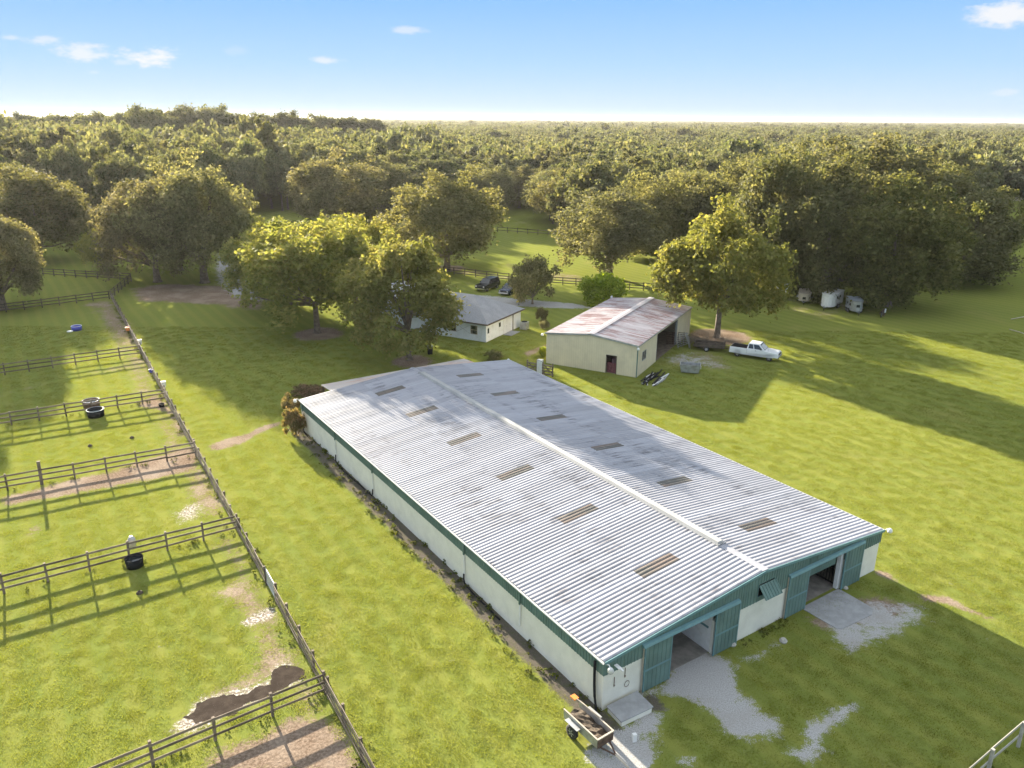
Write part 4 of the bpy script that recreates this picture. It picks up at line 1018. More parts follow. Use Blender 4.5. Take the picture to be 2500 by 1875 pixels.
fence((16.9, 24.1), (26.5, 30.6), 'pale rail fence cutting the bottom corner of the shaded lawn', pale=True, spacing=3.2, zs=(.6, 1.3))
# things hung on or standing at the fences
def bucket(name, xy, z, r, h, material, label, cat='bucket'):
    return tag(MB().lathe([(r * .8, 0), (r, h), (r * .88, h), (r * .7, h * .2)], 14, (0, 0, 0)).build(name, material), label, cat) if False else place(MB().lathe([(r * .8, 0), (r, h), (r * .9, h), (r * .72, h * .25)], 14).build(name, material), (xy[0], xy[1], z), label, cat)
def place(o, loc, label, cat, rz=0, group=None):
    o.location = loc; o.rotation_euler = (0, 0, rz); return tag(o, label, cat, group)
def on_fence(u, v, z=1.0):
    t = (U(u, v, z) - F0) @ fdir; return F0 + fdir * t
bucket('bucket', on_fence(316, 801) + fnl * .3, .7, .30, .45, M['orange'], 'orange bucket hung on the long fence by the bare ground')
bucket('bucket', on_fence(381, 901) + fnl * .25, .7, .22, .36, M['blue_tub'], 'dark blue bucket hung on the long fence')
bucket('feed_bag', on_fence(409, 937) - fnl * .2, .75, .26, .6, M['white'], 'white bag hooked over the long fence at a cross fence', 'bag')
bucket('feed_bag', on_fence(347, 836) - fnl * .2, .8, .24, .6, M['white'], 'white bag on the fence post by the blue tub paddock', 'bag')
def tub(xy, r, h, outer, inner, rimc, label, name='water_tub', cat='tub'):
    t = empty(name, (xy[0], xy[1], 0), 0, label, cat)
    MB().lathe([(r * .92, 0), (r, h), (r * .93, h), (r * .88, h * .35)], 20).build('tub_wall', outer, t, True)
    MB().lathe([(r * .90, h * .74), (0.01, h * .745)], 20).build('water', inner, t)
    MB().tube([(r * .97 * math.cos(a), r * .97 * math.sin(a), h) for a in np.linspace(0, 6.2832, 21)], .035, 5, False).build('rim', rimc, t)
    return t
tub(U(188, 806), .68, .62, M['blue_tub'], M['glass'], M['white'], 'blue round water tub with a white rim standing in the sunny grass')
place(MB().lathe([(.05, 0), (.36, .06), (.40, .16), (.2, .2)], 14).build('lid', M['white']), (*U(171, 811), 0), 'white lid lying beside the blue water tub', 'lid')
tub(U(224, 992) , .82, .66, M['rusty'], M['glass'], M['galv'], 'rusty round stock tank on the far side of the pale fence', 'stock_tank', 'tank')
tub(U(235, 1016), .80, .72, M['black_plastic'], M['glass'], M['galv'], 'black round stock tank in front of the pale railed fence', 'stock_tank', 'tank')
place(MB().lathe([(.22, 0), (.30, .34), (.26, .34), (.2, .1)], 14).build('bucket', M['black_plastic']), (*U(395, 993), 0), 'small black feed pan on bare ground by the long fence', 'bucket')
tub(U(330, 1382), .56, .62, M['black_plastic'], M['glass'], M['black_plastic'], 'black water tub below the fence with triple rail shadows')
sk = MB(); xy = U(327, 1352); sk.lathe([(.20, 0), (.26, .2), (.24, .6), (.12, .78)], 10); place(sk.build('feed_sack', M['galv'], None, True), (xy[0], xy[1], .55), 'grey feed sack hanging on the fence post over the black tub', 'sack')
for u, v, lb in [(341, 1448, 'small dark clod on the grass below the black tub'), (322, 1069, 'dark dung heap in the third paddock'), (220, 1089, 'dark dung heap near the tall gate posts')]:
    place(MB().lathe([(.22, 0), (.16, .1), (.05, .18)], 9).build('dung_heap', M['manure']), (*U(u, v), 0), lb, 'dung')

# ------------------------------------------------------------------ white house
HO = U(1186.8, 836); HRr = U(1270.4, 796.7); hy = (HRr - HO) / np.linalg.norm(HRr - HO); HYAW = math.atan2(hy[1], hy[0]) - math.pi / 2
HS = empty('farmhouse', (HO[0], HO[1], 0), HYAW, 'white single storey farmhouse with grey hip roof behind the lawn trees', 'house')
# local: y runs along the end wall away from the camera, -x runs along the front behind the tree
EV, HD, HL2 = 2.55, 9.7, 12.5
def hwall(x0, x1, y0, y1, z0=0, z1=EV, mm=None, nm='wall'): return MB().box(x0, x1, y0, y1, z0, z1).build(nm, mm or M['white_wall'], HS)
M['white_wall'] = simple('white_siding', (0.76, 0.78, 0.80), 0.7, var=0.04, scale=1.5, dirt=(0.58, 0.59, 0.57))
hwall(-HL2, 0, 0, 0.2); hwall(-.2, 0, .2, HD); hwall(-HL2, -.2, HD - .2, HD); hwall(-HL2, -HL2 + .2, .2, HD - .2)
ov = 0.45; rz_ = 2.45
rf = MB(); x0, x1, y0, y1 = -HL2 - ov, ov, -ov, HD + ov; rx0, rx1, ry = x0 + 5.2, x1 - 5.2, HD / 2
rf.add([(x0, y0, EV), (x1, y0, EV), (x1, y1, EV), (x0, y1, EV), (rx0, ry, EV + rz_), (rx1, ry, EV + rz_), (x0, y0, EV - .06), (x1, y0, EV - .06), (x1, y1, EV - .06), (x0, y1, EV - .06)],
       [(0, 1, 5, 4), (1, 2, 5), (2, 3, 4, 5), (3, 0, 4), (6, 9, 8, 7), (0, 6, 7, 1), (1, 7, 8, 2), (2, 8, 9, 3), (3, 9, 6, 0)])
rf.build('roof', M['shingle'], HS)
for nm_, bx_ in [('fascia', (x0 - .02, x1 + .02, y0 - .04, y0 - .005)), ('fascia', (x1 + .005, x1 + .04, y0, y1)), ('fascia', (x0 - .04, x0 - .005, y0, y1))]:
    hwall(*bx_, EV - .16, EV + .03, M['dark_wood'], nm_)
def hwin(x0, x1, y0, y1, z0, z1, axis):
    f = MB()
    if axis == 'y':
        f.box(x0 - .08, x1 + .08, y0 - .04, y0 + .03, z0 - .08, z0); f.box(x0 - .08, x1 + .08, y0 - .04, y0 + .03, z1, z1 + .08); f.box(x0 - .08, x0, y0 - .04, y0 + .03, z0, z1); f.box(x1, x1 + .08, y0 - .04, y0 + .03, z0, z1)
        f.box(x0, x1, y0 - .03, y0 + .03, (z0 + z1) / 2 - .03, (z0 + z1) / 2 + .03)
        w = f.build('window', M['beige'], HS); MB().box(x0, x1, y0 - .02, y0 + .03, z0, z1).build('pane', M['glass'], w)
    else:
        f.box(-.03, .04, y0 - .06, y1 + .06, z0 - .06, z0); f.box(-.03, .04, y0 - .06, y1 + .06, z1, z1 + .06); f.box(-.03, .04, y0 - .06, y0, z0, z1); f.box(-.03, .04, y1, y1 + .06, z0, z1)
        w = f.build('window', M['white'], HS); MB().box(-.03, .02, y0, y1, z0, z1).build('pane', M['glass'], w)
hwin(-2.3, -1.4, 0, .03, .95, 2.0, 'y'); hwin(-5.6, -4.7, 0, .03, .95, 2.0, 'y'); hwin(0, 0, .35, .75, 1.1, 1.8, 'x'); hwin(0, 0, 3.4, 3.9, 1.3, 1.9, 'x')
for y in (4.6, 5.65): 
    d = hwall(0.0, .05, y, y + .95, .05, 2.1, M['white'], 'door'); MB().box(.05, .09, y + .8, y + .86, 1.0, 1.08).build('handle', M['galv'], d)
hwall(.0, .06, 7.3, 7.45, .0, EV - .16, M['dark_wood'], 'downpipe'); hwall(.1, 1.4, 4.4, 6.9, 0, .06, M['concrete'], 'door_slab')
for a, c in [((-4.6, .9), (-2.5, 2.0)), ((-4.6, 2.0), (-2.5, .9))]: MB().tube([(a[0], -.05, a[1]), (c[0], -.05, c[1])], .025, 5).build('trellis_rod', M['galv'], HS)
# second, taller wing mostly hidden by the tree
w2 = [(-21, -HL2, 3.0, 12.5)]
hwall(-21, -20.8, 2, 12); hwall(-20.8, -HL2, 2, 2.2); hwall(-20.8, -HL2, 11.8, 12)
rf = MB(); a0, a1, c0, c1 = -21.4, -HL2 + 1.0, 1.6, 12.4; rm_ = (c0 + c1) / 2
rf.add([(a0, c0, EV + .02), (a1, c0, EV + .02), (a1, c1, EV + .02), (a0, c1, EV + .02), (a0, rm_, EV + 2.6), (a1, rm_, EV + 2.6), (a0, c0, EV - .08), (a1, c0, EV - .08), (a1, c1, EV - .08), (a0, c1, EV - .08)],
       [(0, 1, 5, 4), (2, 3, 4, 5), (3, 0, 4), (1, 2, 5), (6, 9, 8, 7), (0, 6, 7, 1), (1, 7, 8, 2), (2, 8, 9, 3), (3, 9, 6, 0)])
rf.build('roof', simple('white_roof', (0.6, 0.6, 0.6), 0.6, var=0.05), HS)
acx = HO + hy * 8.6 + np.array([hy[1], -hy[0]]) * 1.2
a_ = empty('air_conditioner', (acx[0], acx[1], 0), HYAW, 'grey air conditioner standing by the house end wall', 'air conditioner')
MB().box(-.5, .5, -.5, .5, 0, 1.05).build('cabinet', M['galv'], a_, False, .04); MB().lathe([(.42, 1.06), (.42, 1.12), (.1, 1.13)], 14).build('fan_guard', M['black_plastic'], a_)
cb = empty('trash_can', (*U(1050, 864), 0), 0.2, 'black trash can standing alone on the lawn near the house', 'trash can')
MB().hexa([(-.28, -.3, 0), (.28, -.3, 0), (.28, .3, 0), (-.28, .3, 0), (-.34, -.36, 1.0), (.34, -.36, 1.0), (.34, .36, 1.0), (-.34, .36, 1.0)]).build('can_body', M['black_plastic'], cb)
MB().box(-.37, .37, -.39, .39, 1.0, 1.08).build('lid', M['galv'], cb, False, .03)

# ------------------------------------------------------------------ vehicles
WHEELS = {}
def wheel(parent, x, y, r, w=0.24, rimm=None):
    key = (r, w, (rimm or M['rim']).name)
    if key not in WHEELS:
        t = MB(); t.lathe([(r * .62, -w / 2), (r * .95, -w / 2), (r, -w / 4), (r, w / 4), (r * .95, w / 2), (r * .62, w / 2)], 20)
        ri = MB(); ri.lathe([(.03, -w * .42), (r * .62, -w * .5), (r * .62, w * .5), (.03, w * .42)], 20)
        for j in range(6):
            a = j * math.pi / 3
            for s in (-1, 1): ri.hexa([(r * .12 * math.cos(a - .5), r * .12 * math.sin(a - .5), s * w * .44), (r * .12 * math.cos(a + .5), r * .12 * math.sin(a + .5), s * w * .44), (r * .58 * math.cos(a + .12), r * .58 * math.sin(a + .12), s * w * .47), (r * .58 * math.cos(a - .12), r * .58 * math.sin(a - .12), s * w * .47)] + [(r * .12 * math.cos(a - .5), r * .12 * math.sin(a - .5), s * w * .55), (r * .12 * math.cos(a + .5), r * .12 * math.sin(a + .5), s * w * .55), (r * .58 * math.cos(a + .12), r * .58 * math.sin(a + .12), s * w * .53), (r * .58 * math.cos(a - .12), r * .58 * math.sin(a - .12), s * w * .53)])
        WHEELS[key] = (t.mesh('tyre', M['tyre'], True), ri.mesh('rim', rimm or M['rim']))
    a, b = WHEELS[key]
    o = inst('wheel', a, parent, (x, y, r), (math.pi / 2, 0, 0)); inst('rim', b, o); return o
def panel_on(q, u0, u1, v0, v1, off, th=0.012):
    """thin slab on the quad q = (bottom-left, bottom-right, top-right, top-left)"""
    q = [Vector(p) for p in q]; n = (q[1] - q[0]).cross(q[3] - q[0]).normalized()
    f = lambda u, v: (q[0] * (1 - u) + q[1] * u) * (1 - v) + (q[3] * (1 - u) + q[2] * u) * v
    c = [f(u0, v0), f(u1, v0), f(u1, v1), f(u0, v1)]
    return MB().hexa([tuple(p + n * (off - th)) for p in c] + [tuple(p + n * off) for p in c])
def arch(xc, r, zb): return [(xc - r, zb)] + [(xc + r * math.cos(a), zb + (r + .05) * math.sin(a)) for a in np.linspace(math.pi * .88, math.pi * .12, 7)] + [(xc + r, zb)]
def vehicle(name, xy, yaw, label, paint, side, cab_b, cab_t, wz, width, zt, zroof, wx, wr, windows, pickup=False, cat='car'):
    V = empty(name, (xy[0], xy[1], 0), yaw, label, cat)
    hw_ = width / 2
    zb = side[0]
    prof = side[1] + [(side[1][-1][0], zb)]
    bot = arch(wx[1], wr * 1.22, zb)[::-1] + arch(wx[0], wr * 1.22, zb)[::-1]
    MB().prism(prof + bot, 'y', -hw_, hw_).build('body', paint, V, False, .035)
    (xb0, xb1), (xt0, xt1) = cab_b, cab_t; ins = .17
    bq = [(xb0, -hw_ + .03, zt), (xb1, -hw_ + .03, zt), (xb1, hw_ - .03, zt), (xb0, hw_ - .03, zt)]
    tq = [(xt0, -hw_ + ins, zroof), (xt1, -hw_ + ins, zroof), (xt1, hw_ - ins, zroof), (xt0, hw_ - ins, zroof)]
    MB().hexa(bq + tq).build('cabin', paint, V, False, .05)
    R_ = (bq[0], bq[1], tq[1], tq[0]); L_ = (bq[2], bq[3], tq[3], tq[2]); Fr = (bq[1], bq[2], tq[2], tq[1]); Bk = (bq[3], bq[0], tq[0], tq[3])
    for (u0, u1) in windows:
        panel_on(R_, u0, u1, .12, .86, .008).build('side_window', M['glass'], V); panel_on(L_, 1 - u1, 1 - u0, .12, .86, .008).build('side_window', M['glass'], V)
    ws = panel_on(Fr, .06, .94, .08, .9, .008).build('windscreen', M['glass'], V)
    panel_on(Bk, .1, .9, .2, .85, .008).build('rear_window', M['glass'], V)
    for x in wx:
        for s in (-1, 1): wheel(V, x, s * (hw_ - .13), wr)
    xf, xr = max(p[0] for p in side[1]), min(p[0] for p in side[1])
    for s in (-1, 1):
        MB().box(xf - .1, xf + .015, s * (hw_ - .12) - (.25 if s > 0 else 0), s * (hw_ - .12) + (0 if s > 0 else .25), zt - .33, zt - .18).build('headlight', M['lamp_clear'], V)
        MB().box(xr - .012, xr + .08, s * (hw_ - .02) - (.16 if s > 0 else 0), s * (hw_ - .02) + (0 if s > 0 else .16), zt - .42, zt - .05).build('taillight', M['lamp_red'], V)
        MB().box(xb1 - .55, xb1 - .42, s * (hw_ + .02) - .02, s * (hw_ + .18), zt + .1, zt + .32).build('mirror', M['black_plastic'], V)
        for u in (windows[-1][0] + .03, ):
            xd = xb0 + (xb1 - xb0) * u; MB().box(xd, xd + .16, s * hw_ - .02, s * hw_ + .025, zt - .14, zt - .09).build('door_handle', M['black_plastic'], V)
        MB().box(xb0, xb0 + .015, s * hw_ - .005, s * hw_ + .004, zb + .12, zt - .02).build('door_seam', M['black_plastic'], V)
    MB().box(xf - .02, xf + .02, -.6, .6, zt - .42, zt - .16).build('grille', M['black_plastic'], V)
    MB().box(xf - .05, xf + .12, -hw_ + .03, hw_ - .03, zb - .02, zb + .22).build('front_bumper', M['chrome'], V, False, .03)
    MB().box(xr - .14, xr + .05, -hw_ + .05, hw_ - .05, zb, zb + .2).build('rear_bumper', M['chrome'], V, False, .03)
    if pickup:
        MB().box(xr + .08, xb0 - .04, -hw_ + .1, hw_ - .1, zt - .02, zt + .008).build('bed_cover', M['black_plastic'], V)
        panel_on(Fr, .12, .88, .12, .8, .013, .004).build('sunshade', M['pale_glass'], ws)
        MB().tube([(xb1 + .35, -hw_ + .2, zt), (xb1 + .2, -hw_ + .2, zt + .9)], .012, 4).build('antenna', M['black_plastic'], V)
    return V
vehicle('pickup_truck', (30.3, 92.2), math.atan2(-1.99, 3.33), 'white extended cab pickup truck parked on the grass by the shed', M['white_gloss'],
        (.48, [(2.98, .55), (2.98, .95), (2.80, 1.12), (1.42, 1.22), (-2.95, 1.22), (-2.98, .55)]), (-.85, 1.38), (-.68, .62), 0, 1.96, 1.222, 1.95, (-1.95, 1.93), .39, [(.07, .38), (.43, .88)], True, 'pickup')
vehicle('parked_car', U(1191, 706) , math.atan2(-.86, -.5), 'big black sport utility vehicle on the grass under the moss hung oak', M['black_gloss'],
        (.42, [(2.6, .5), (2.6, .95), (2.45, 1.1), (1.1, 1.18), (-2.55, 1.18), (-2.6, .5)]), (-2.5, 1.15), (-2.25, .3), 0, 2.0, 1.16, 1.95, (-1.6, 1.65), .39, [(.04, .28), (.31, .56), (.59, .86)])
vehicle('parked_car', U(1244, 716), math.atan2(-.86, -.42), 'dark blue car with a pale reflecting roof beside the small round tree', M['blue_gloss'],
        (.36, [(2.3, .45), (2.3, .8), (2.15, .95), (1.0, 1.02), (-2.2, 1.02), (-2.25, .45)]), (-2.1, 1.1), (-1.6, .2), 0, 1.85, 1.0, 1.62, (-1.35, 1.4), .34, [(.05, .3), (.33, .6), (.63, .88)])

def horse_trailer(xy, yaw, label, L_=4.6, wd=2.1, hh=2.3, skin=None, roof=None, roof_up=0.0, low=None, wins=2, nose=0.7):
    T = empty('horse_trailer', (xy[0], xy[1], 0), yaw, label, 'trailer'); hw_ = wd / 2; skin = skin or M['white']; zb = .45
    pl = [(-L_ / 2, -hw_), (L_ / 2 - nose, -hw_), (L_ / 2 - nose * .3, -hw_ * .72), (L_ / 2, -hw_ * .35), (L_ / 2, hw_ * .35), (L_ / 2 - nose * .3, hw_ * .72), (L_ / 2 - nose, hw_), (-L_ / 2, hw_)]
    MB().prism(pl, 'z', zb, zb + .75).build('lower_body', low or skin, T); MB().prism(pl, 'z', zb + .75, hh).build('upper_body', skin, T)
    MB().prism([(x * 1.03, y * 1.05) for x, y in pl], 'z', hh + roof_up, hh + roof_up + .08).build('roof', roof or M['white'], T)
    if roof_up:
        for x in (-L_ / 2 + .1, L_ / 2 - nose):
            for s in (-1, 1): MB().box(x - .04, x + .04, s * hw_ - .04, s * hw_ + .04, hh, hh + roof_up).build('roof_post', M['black_plastic'], T)
    for i in range(wins):
        y = (-.5 + i * .85) if wins > 1 else 0
        MB().box(L_ / 2 - nose * .5, L_ / 2 + .012, y * .5 - .26, y * .5 + .26, hh - .85, hh - .45).build('front_window', M['glass'], T)
    for s in (-1, 1):
        for x in (-1.1, .2): MB().box(x, x + .7, s * hw_ - .012, s * hw_ + .012, hh - .8, hh - .4).build('side_window', M['glass'], T)
        for x in (-.55, .25): wheel(T, x, s * (hw_ + .1), .36, .2, M['galv'])
        MB().box(-1.0, .7, s * hw_ - (.0 if s > 0 else .28), s * hw_ + (.28 if s > 0 else 0), .74, .80).build('mudguard', M['galv'], T)
    MB().tube([(L_ / 2 - .5, -.5, .5), (L_ / 2 + 1.1, 0, .5), (L_ / 2 - .5, .5, .5)], .05, 5).build('tongue', M['galv'], T); MB().tube([(L_ / 2 + .8, 0, 0), (L_ / 2 + .8, 0, .8)], .04, 6).build('jack', M['black_plastic'], T)
    return T
HT = lambda u, v, dx, dy: U(u, v) + np.array([dx, dy])
horse_trailer(HT(1905, 731, .7, 2.4), R(-100), 'white horse trailer with two small dark front windows beside the golden pecan', 5.0, 2.1, 2.55, low=M['galv'])
horse_trailer(HT(1962, 744, 1.0, 2.6), R(-112), 'low beige trailer mostly hidden under the oak branches', 4.6, 1.9, 1.6, skin=M['beige'], roof=M['beige'], wins=1)
horse_trailer(HT(2018, 758, 1.6, 2.6), R(-128), 'bright white rounded horse trailer with dark side window under the grove', 5.4, 2.1, 2.35, wins=0, nose=1.1)
horse_trailer(HT(2086, 768, .6, 1.7), R(-97), 'small grey two horse trailer with a raised blue grey flat roof', 3.4, 1.75, 1.95, skin=M['galv'], roof=M['roof_blue'] if 'roof_blue' in M else simple('blue_grey_roof', (0.36, 0.40, 0.47), 0.4, 0.1, var=0.1), roof_up=.12, wins=1, low=M['galv'])
wg = empty('hay_rake', (*U(2155, 772), 0), 1.0, 'dark old farm implement in the shade past the last trailer', 'farm implement')
for i in range(6):
    b = MB(); b.tube([(-.9 + i * .36, -.2, .1), (-.7 + i * .36, .1, .9), (-.6 + i * .36, .5, .4)], .035, 5); b.build('tine', M['rusty'], wg)
MB().tube([(-1.1, .1, .9), (1.1, .1, .95)], .05, 6).build('beam', M['rusty'], wg)
for s in (-1, 1): wheel(wg, s * 1.0, .1, .45, .12, M['galv'])
MB().box(.35, .5, -.3, -.1, .5, 1.1).build('marker_plate', M['white'], wg)

# flatbed trailer, bin, panels and poles around the shed
ft = empty('utility_trailer', (25.2, 95.6), 0, 'low dark utility trailer with a white wheel beside the pickup', 'trailer') if False else empty('utility_trailer', (25.4, 95.4, 0), R(-18), 'low dark utility trailer with a white wheel beside the pickup', 'trailer')
MB().box(-1.9, 1.9, -.9, .9, .5, .6).build('deck', M['dark_wood'], ft)
for s in (-1, 1):
    MB().box(-1.9, 1.9, s * .9 - .03, s * .9 + .03, .6, .95).build('side_board', M['dark_wood'], ft); wheel(ft, -.3, s * 1.05, .34, .2, M['white'])
MB().tube([(1.9, -.5, .5), (3.2, 0, .5), (1.9, .5, .5)], .05, 5).build('tongue', M['rusty'], ft); MB().box(-1.9, -1.84, -.9, .9, .6, .95).build('tailboard', M['dark_wood'], ft)
bn = empty('steel_bin', (*U(1684, 909), 0), R(-14), 'open grey steel bin standing on the lawn in front of the shed drive', 'bin')
q = MB(); hb_ = [(-1.05, -.5), (1.05, -.5), (1.05, .5), (-1.05, .5)]
q.hexa([(-.95, -.5, .1), (.95, -.5, .1), (.95, -.46, .1), (-.95, -.46, .1), (-1.15, -.6, 1.05), (1.15, -.6, 1.05), (1.15, -.56, 1.05), (-1.15, -.56, 1.05)])
q.hexa([(-.95, .46, .1), (.95, .46, .1), (.95, .5, .1), (-.95, .5, .1), (-1.15, .56, 1.05), (1.15, .56, 1.05), (1.15, .6, 1.05), (-1.15, .6, 1.05)])
q.hexa([(-.99, -.5, .1), (-.95, -.5, .1), (-.95, .5, .1), (-.99, .5, .1), (-1.19, -.6, 1.05), (-1.15, -.6, 1.05), (-1.15, .6, 1.05), (-1.19, .6, 1.05)])
q.hexa([(.95, -.5, .1), (.99, -.5, .1), (.99, .5, .1), (.95, .5, .1), (1.15, -.6, 1.05), (1.19, -.6, 1.05), (1.19, .6, 1.05), (1.15, .6, 1.05)])
q.build('bin_wall', M['galv'], bn); MB().box(-.95, .95, -.46, .46, .08, .5).build('contents', M['manure'], bn); MB().box(1.19, 1.24, -.25, .25, .55, .8).build('bin_handle', M['white'], bn)
rd = np.array([math.cos(R(44)), math.sin(R(44))])
for i in range(26):
    base = np.array([14.6, 82.7]) + SB * random.uniform(-.4, 3.2) + SA * random.uniform(.1, 2.3); ln = random.uniform(1.8, 3.6); a = R(62) + random.gauss(0, .13)
    o = MB().box(-ln / 2, ln / 2, -.06, .06, 0, .09).build('pipe', random.choice([M['white'], M['black_plastic'], M['black_plastic'], M['galv']]))
    place(o, (base[0], base[1], .02 + .04 * (i % 5)), ['white plastic pipe length in the heap under the shed window', 'dark or grey pipe length in the heap under the shed window'][0 if o.data.materials[0] == M['white'] else 1], 'pipe', a, 'lengths of pipe heaped by the shed wall')
    o.rotation_euler = (0, random.uniform(-.02, .02), a)
for i, (u, v, rz2, lab) in enumerate([(1650, 842, .2, 'rusty cattle panel leaning nearest the open bay'), (1668, 846, .9, 'wire cattle panel curled in the middle of the panel heap'), (1684, 846, 1.5, 'wire cattle panel at the trailer side of the panel heap'), (1664, 815, .95, 'brown tube gate leaning on the shed end wall')]):
    x, y = U(u, v); g2 = empty('cattle_panel', (x, y, 0), rz2, lab, 'panel'); b = MB()
    for z in np.linspace(.15, 1.5, 7):
        b = MB(); b.tube([(-1.2, .25 + z * .2, z), (0, .35 * math.sin(z) + z * .2, z + .05), (1.2, -.1 + z * .2, z)], .036, 4); b.build('rod', M['galv'] if i in (1, 2) else M['rusty'], g2)
    for x_ in (-1.2, -.4, .4, 1.2): MB().tube([(x_, .1, .02), (x_, .4, 1.6)], .028, 4).build('upright', M['galv'] if i in (1, 2) else M['rusty'], g2)
bp = MB(); o_ = []
for i in range(170):
    a = random.uniform(0, 6.28); r_ = random.uniform(.0, 2.3); l_ = random.uniform(.6, 1.8); e = random.uniform(-.2, .7)
    p = (r_ * math.cos(a) * 1.5, r_ * math.sin(a), random.uniform(.05, .7)); bp.tube([p, (p[0] + l_ * math.cos(a + 1), p[1] + l_ * math.sin(a + 1), max(.02, p[2] + e))], [.035, .012], 4, False)
place(bp.build('brush_pile', M['bark']), (*U(1715, 842), 0), 'tangled pile of grey branches behind the utility trailer', 'brush pile')
ub = empty('utility_box', (*U(1318, 915), 0), SHED_YAW, 'white upright utility cabinet between two short lattice fence panels', 'cabinet')
MB().box(-.3, .3, -.25, .25, 0, 1.75).build('cabinet', M['white'], ub, False, .04); MB().box(-.33, .33, -.28, .28, 1.75, 1.82).build('cap', M['galv'], ub)
for s, lab in ((-1, 'short brown fence panel on the house side of the white cabinet'), (1, 'short brown fence panel on the shed side of the white cabinet')):
    c0 = U(1318, 915) + SA * s * 1.0; f = empty('fence_panel', (c0[0], c0[1], 0), SHED_YAW, lab, 'fence panel')
    for x in (-.62, .62): inst('post', POST, f, (x, 0, 0), scale=(1, 1, 1.6))
    for z in (.25, .6, .95, 1.3): inst('rail', UNIT, f, (-.7, -.08, z), scale=(1.4, .03, .16))
    for sgn in (-1, 1): inst('brace', UNIT, f, (-.65, .08, .8 - sgn * .55), (0, -sgn * math.atan2(1.1, 1.3), 0), (1.7, .03, .1))

# ------------------------------------------------------------------ in front of the barn
sp = empty('concrete_box', (*U(1340 + 1080 / 6.144, 1620 + 930 / 6.144), 0), 0, 'pale concrete slab box against the barn corner wall', 'slab')
sp.location = (0, 0, 0)
Cn = [np.array(q) for q in ([4.80, 31.07], [6.52, 32.18], [7.16, 31.05], [5.41, 30.0])]
ctr = sum(Cn) / 4; sp.location = (ctr[0], ctr[1], 0)
q = [tuple(c - ctr) for c in Cn]; qs = [(x * .93, y * .93) for x, y in q]
MB().hexa([(*p, .0) for p in qs] + [(*p, .30) for p in qs]).build('box_body', M['paint_cream'], sp); MB().hexa([(*p, .30) for p in q] + [(*p, .37) for p in q]).build('box_lid', M['concrete'], sp, False, .02)
mk = MB().box(-.1, .1, -.08, .08, 0, .42).build('marker_post', M['white']); place(mk, (*U(1548, 1809), 0), 'small white marker block standing on the gravel', 'marker', .3)
# dump trailer: open box on one axle
tp = [np.array([2.62, 30.25]), np.array([3.45, 30.69]), np.array([4.09, 28.27]), np.array([4.82, 28.77])]
back = (tp[0] + tp[1]) / 2; front = (tp[2] + tp[3]) / 2; dv = front - back; ln = np.linalg.norm(dv); yw = math.atan2(dv[1], dv[0]); wd = 0.98; c0 = (back + front) / 2
DT = empty('dump_cart', (c0[0], c0[1], 0), yw, 'rusty open manure cart with white rails and one grey wheel in view', 'cart')
hl = ln / 2; hw_ = wd / 2; z0, z1 = .45, .92
for s in (-1, 1):
    MB().box(-hl, hl, s * hw_ - .02, s * hw_ + .02, z0, z1).build('side_panel', M['galv'], DT)
    MB().box(-hl - .03, hl + .03, s * hw_ - .035, s * hw_ + .035, z1, z1 + .05).build('top_rail', M['beige'], DT)
    wheel(DT, -.35, s * (hw_ + .2), .36, .2, M['galv']); MB().box(-.8, .1, s * (hw_ + .18) - .13, s * (hw_ + .18) + .13, .74, .77).build('mudguard', M['galv'], DT)
MB().box(hl - .02, hl + .02, -hw_, hw_, z0, z1).build('front_panel', M['rusty'], DT); MB().box(hl - .04, hl + .04, -hw_, hw_, z1, z1 + .055).build('front_rail', M['beige'], DT)
MB().box(-hl, hl, -hw_ + .02, hw_ - .02, z0 - .04, z0).build('bed', M['rusty'], DT)
mu = MB(); n_ = 12; vs = []; fs = []
for i in range(n_ + 1):
    for j in range(7): vs.append((-hl + .05 + (2 * hl - .1) * i / n_, -hw_ + .04 + (2 * hw_ - .08) * j / 6, z0 + .12 + random.uniform(0, .12)))
fs = [(i * 7 + j, i * 7 + j + 1, (i + 1) * 7 + j + 1, (i + 1) * 7 + j) for i in range(n_) for j in range(6)]
mu.add(vs, fs); mu.build('muck', M['manure'], DT)
MB().tube([(hl, -.3, .42), (hl + .75, 0, .38)], .045, 6).build('drawbar', M['rusty'], DT); MB().tube([(hl, .3, .42), (hl + .75, 0, .38)], .045, 6).build('drawbar', M['rusty'], DT); MB().tube([(hl + .7, 0, .38), (hl + 1.55, 0, .33)], .05, 6).build('coupler', M['beige'], DT); MB().tube([(hl + .25, 0, 0), (hl + .25, 0, .5)], .04, 6).build('jack_leg', M['galv'], DT)
sh = MB(); sh.tube([(-hl - .1, hw_ - .1, z1 + .12), (hl * .2, hw_ + .02, z1 + .09)], .03, 6)
so = empty('shovel', (0, 0, 0), 0, 'orange headed shovel lying along the rail of the manure cart', 'shovel'); so.location = DT.location; so.rotation_euler = DT.rotation_euler
sh.build('shaft', M['beige'], so); MB().box(-hl - .45, -hl - .1, hw_ - .24, hw_ + .04, z1 + .07, z1 + .13).build('blade', M['orange'], so)
for (u, v, s, lab) in [(1912, 1567, .3, 'pale rock on the gravel tip'), (1788, 1575, .28, 'pale stone at the foot of a green door'), (2064, 1437, .22, 'small stone by the far aisle doorway'), (1528 + 0, 1660 + 0, .0, '')]:
    if s: 
        b = MB().lathe([(s * .7, 0), (s * .8, s * .3), (s * .5, s * .7), (s * .1, s * .8)], 7); place(b.build('rock', M['rubble']), (*U(u, v), 0), lab, 'rock', random.random() * 3)
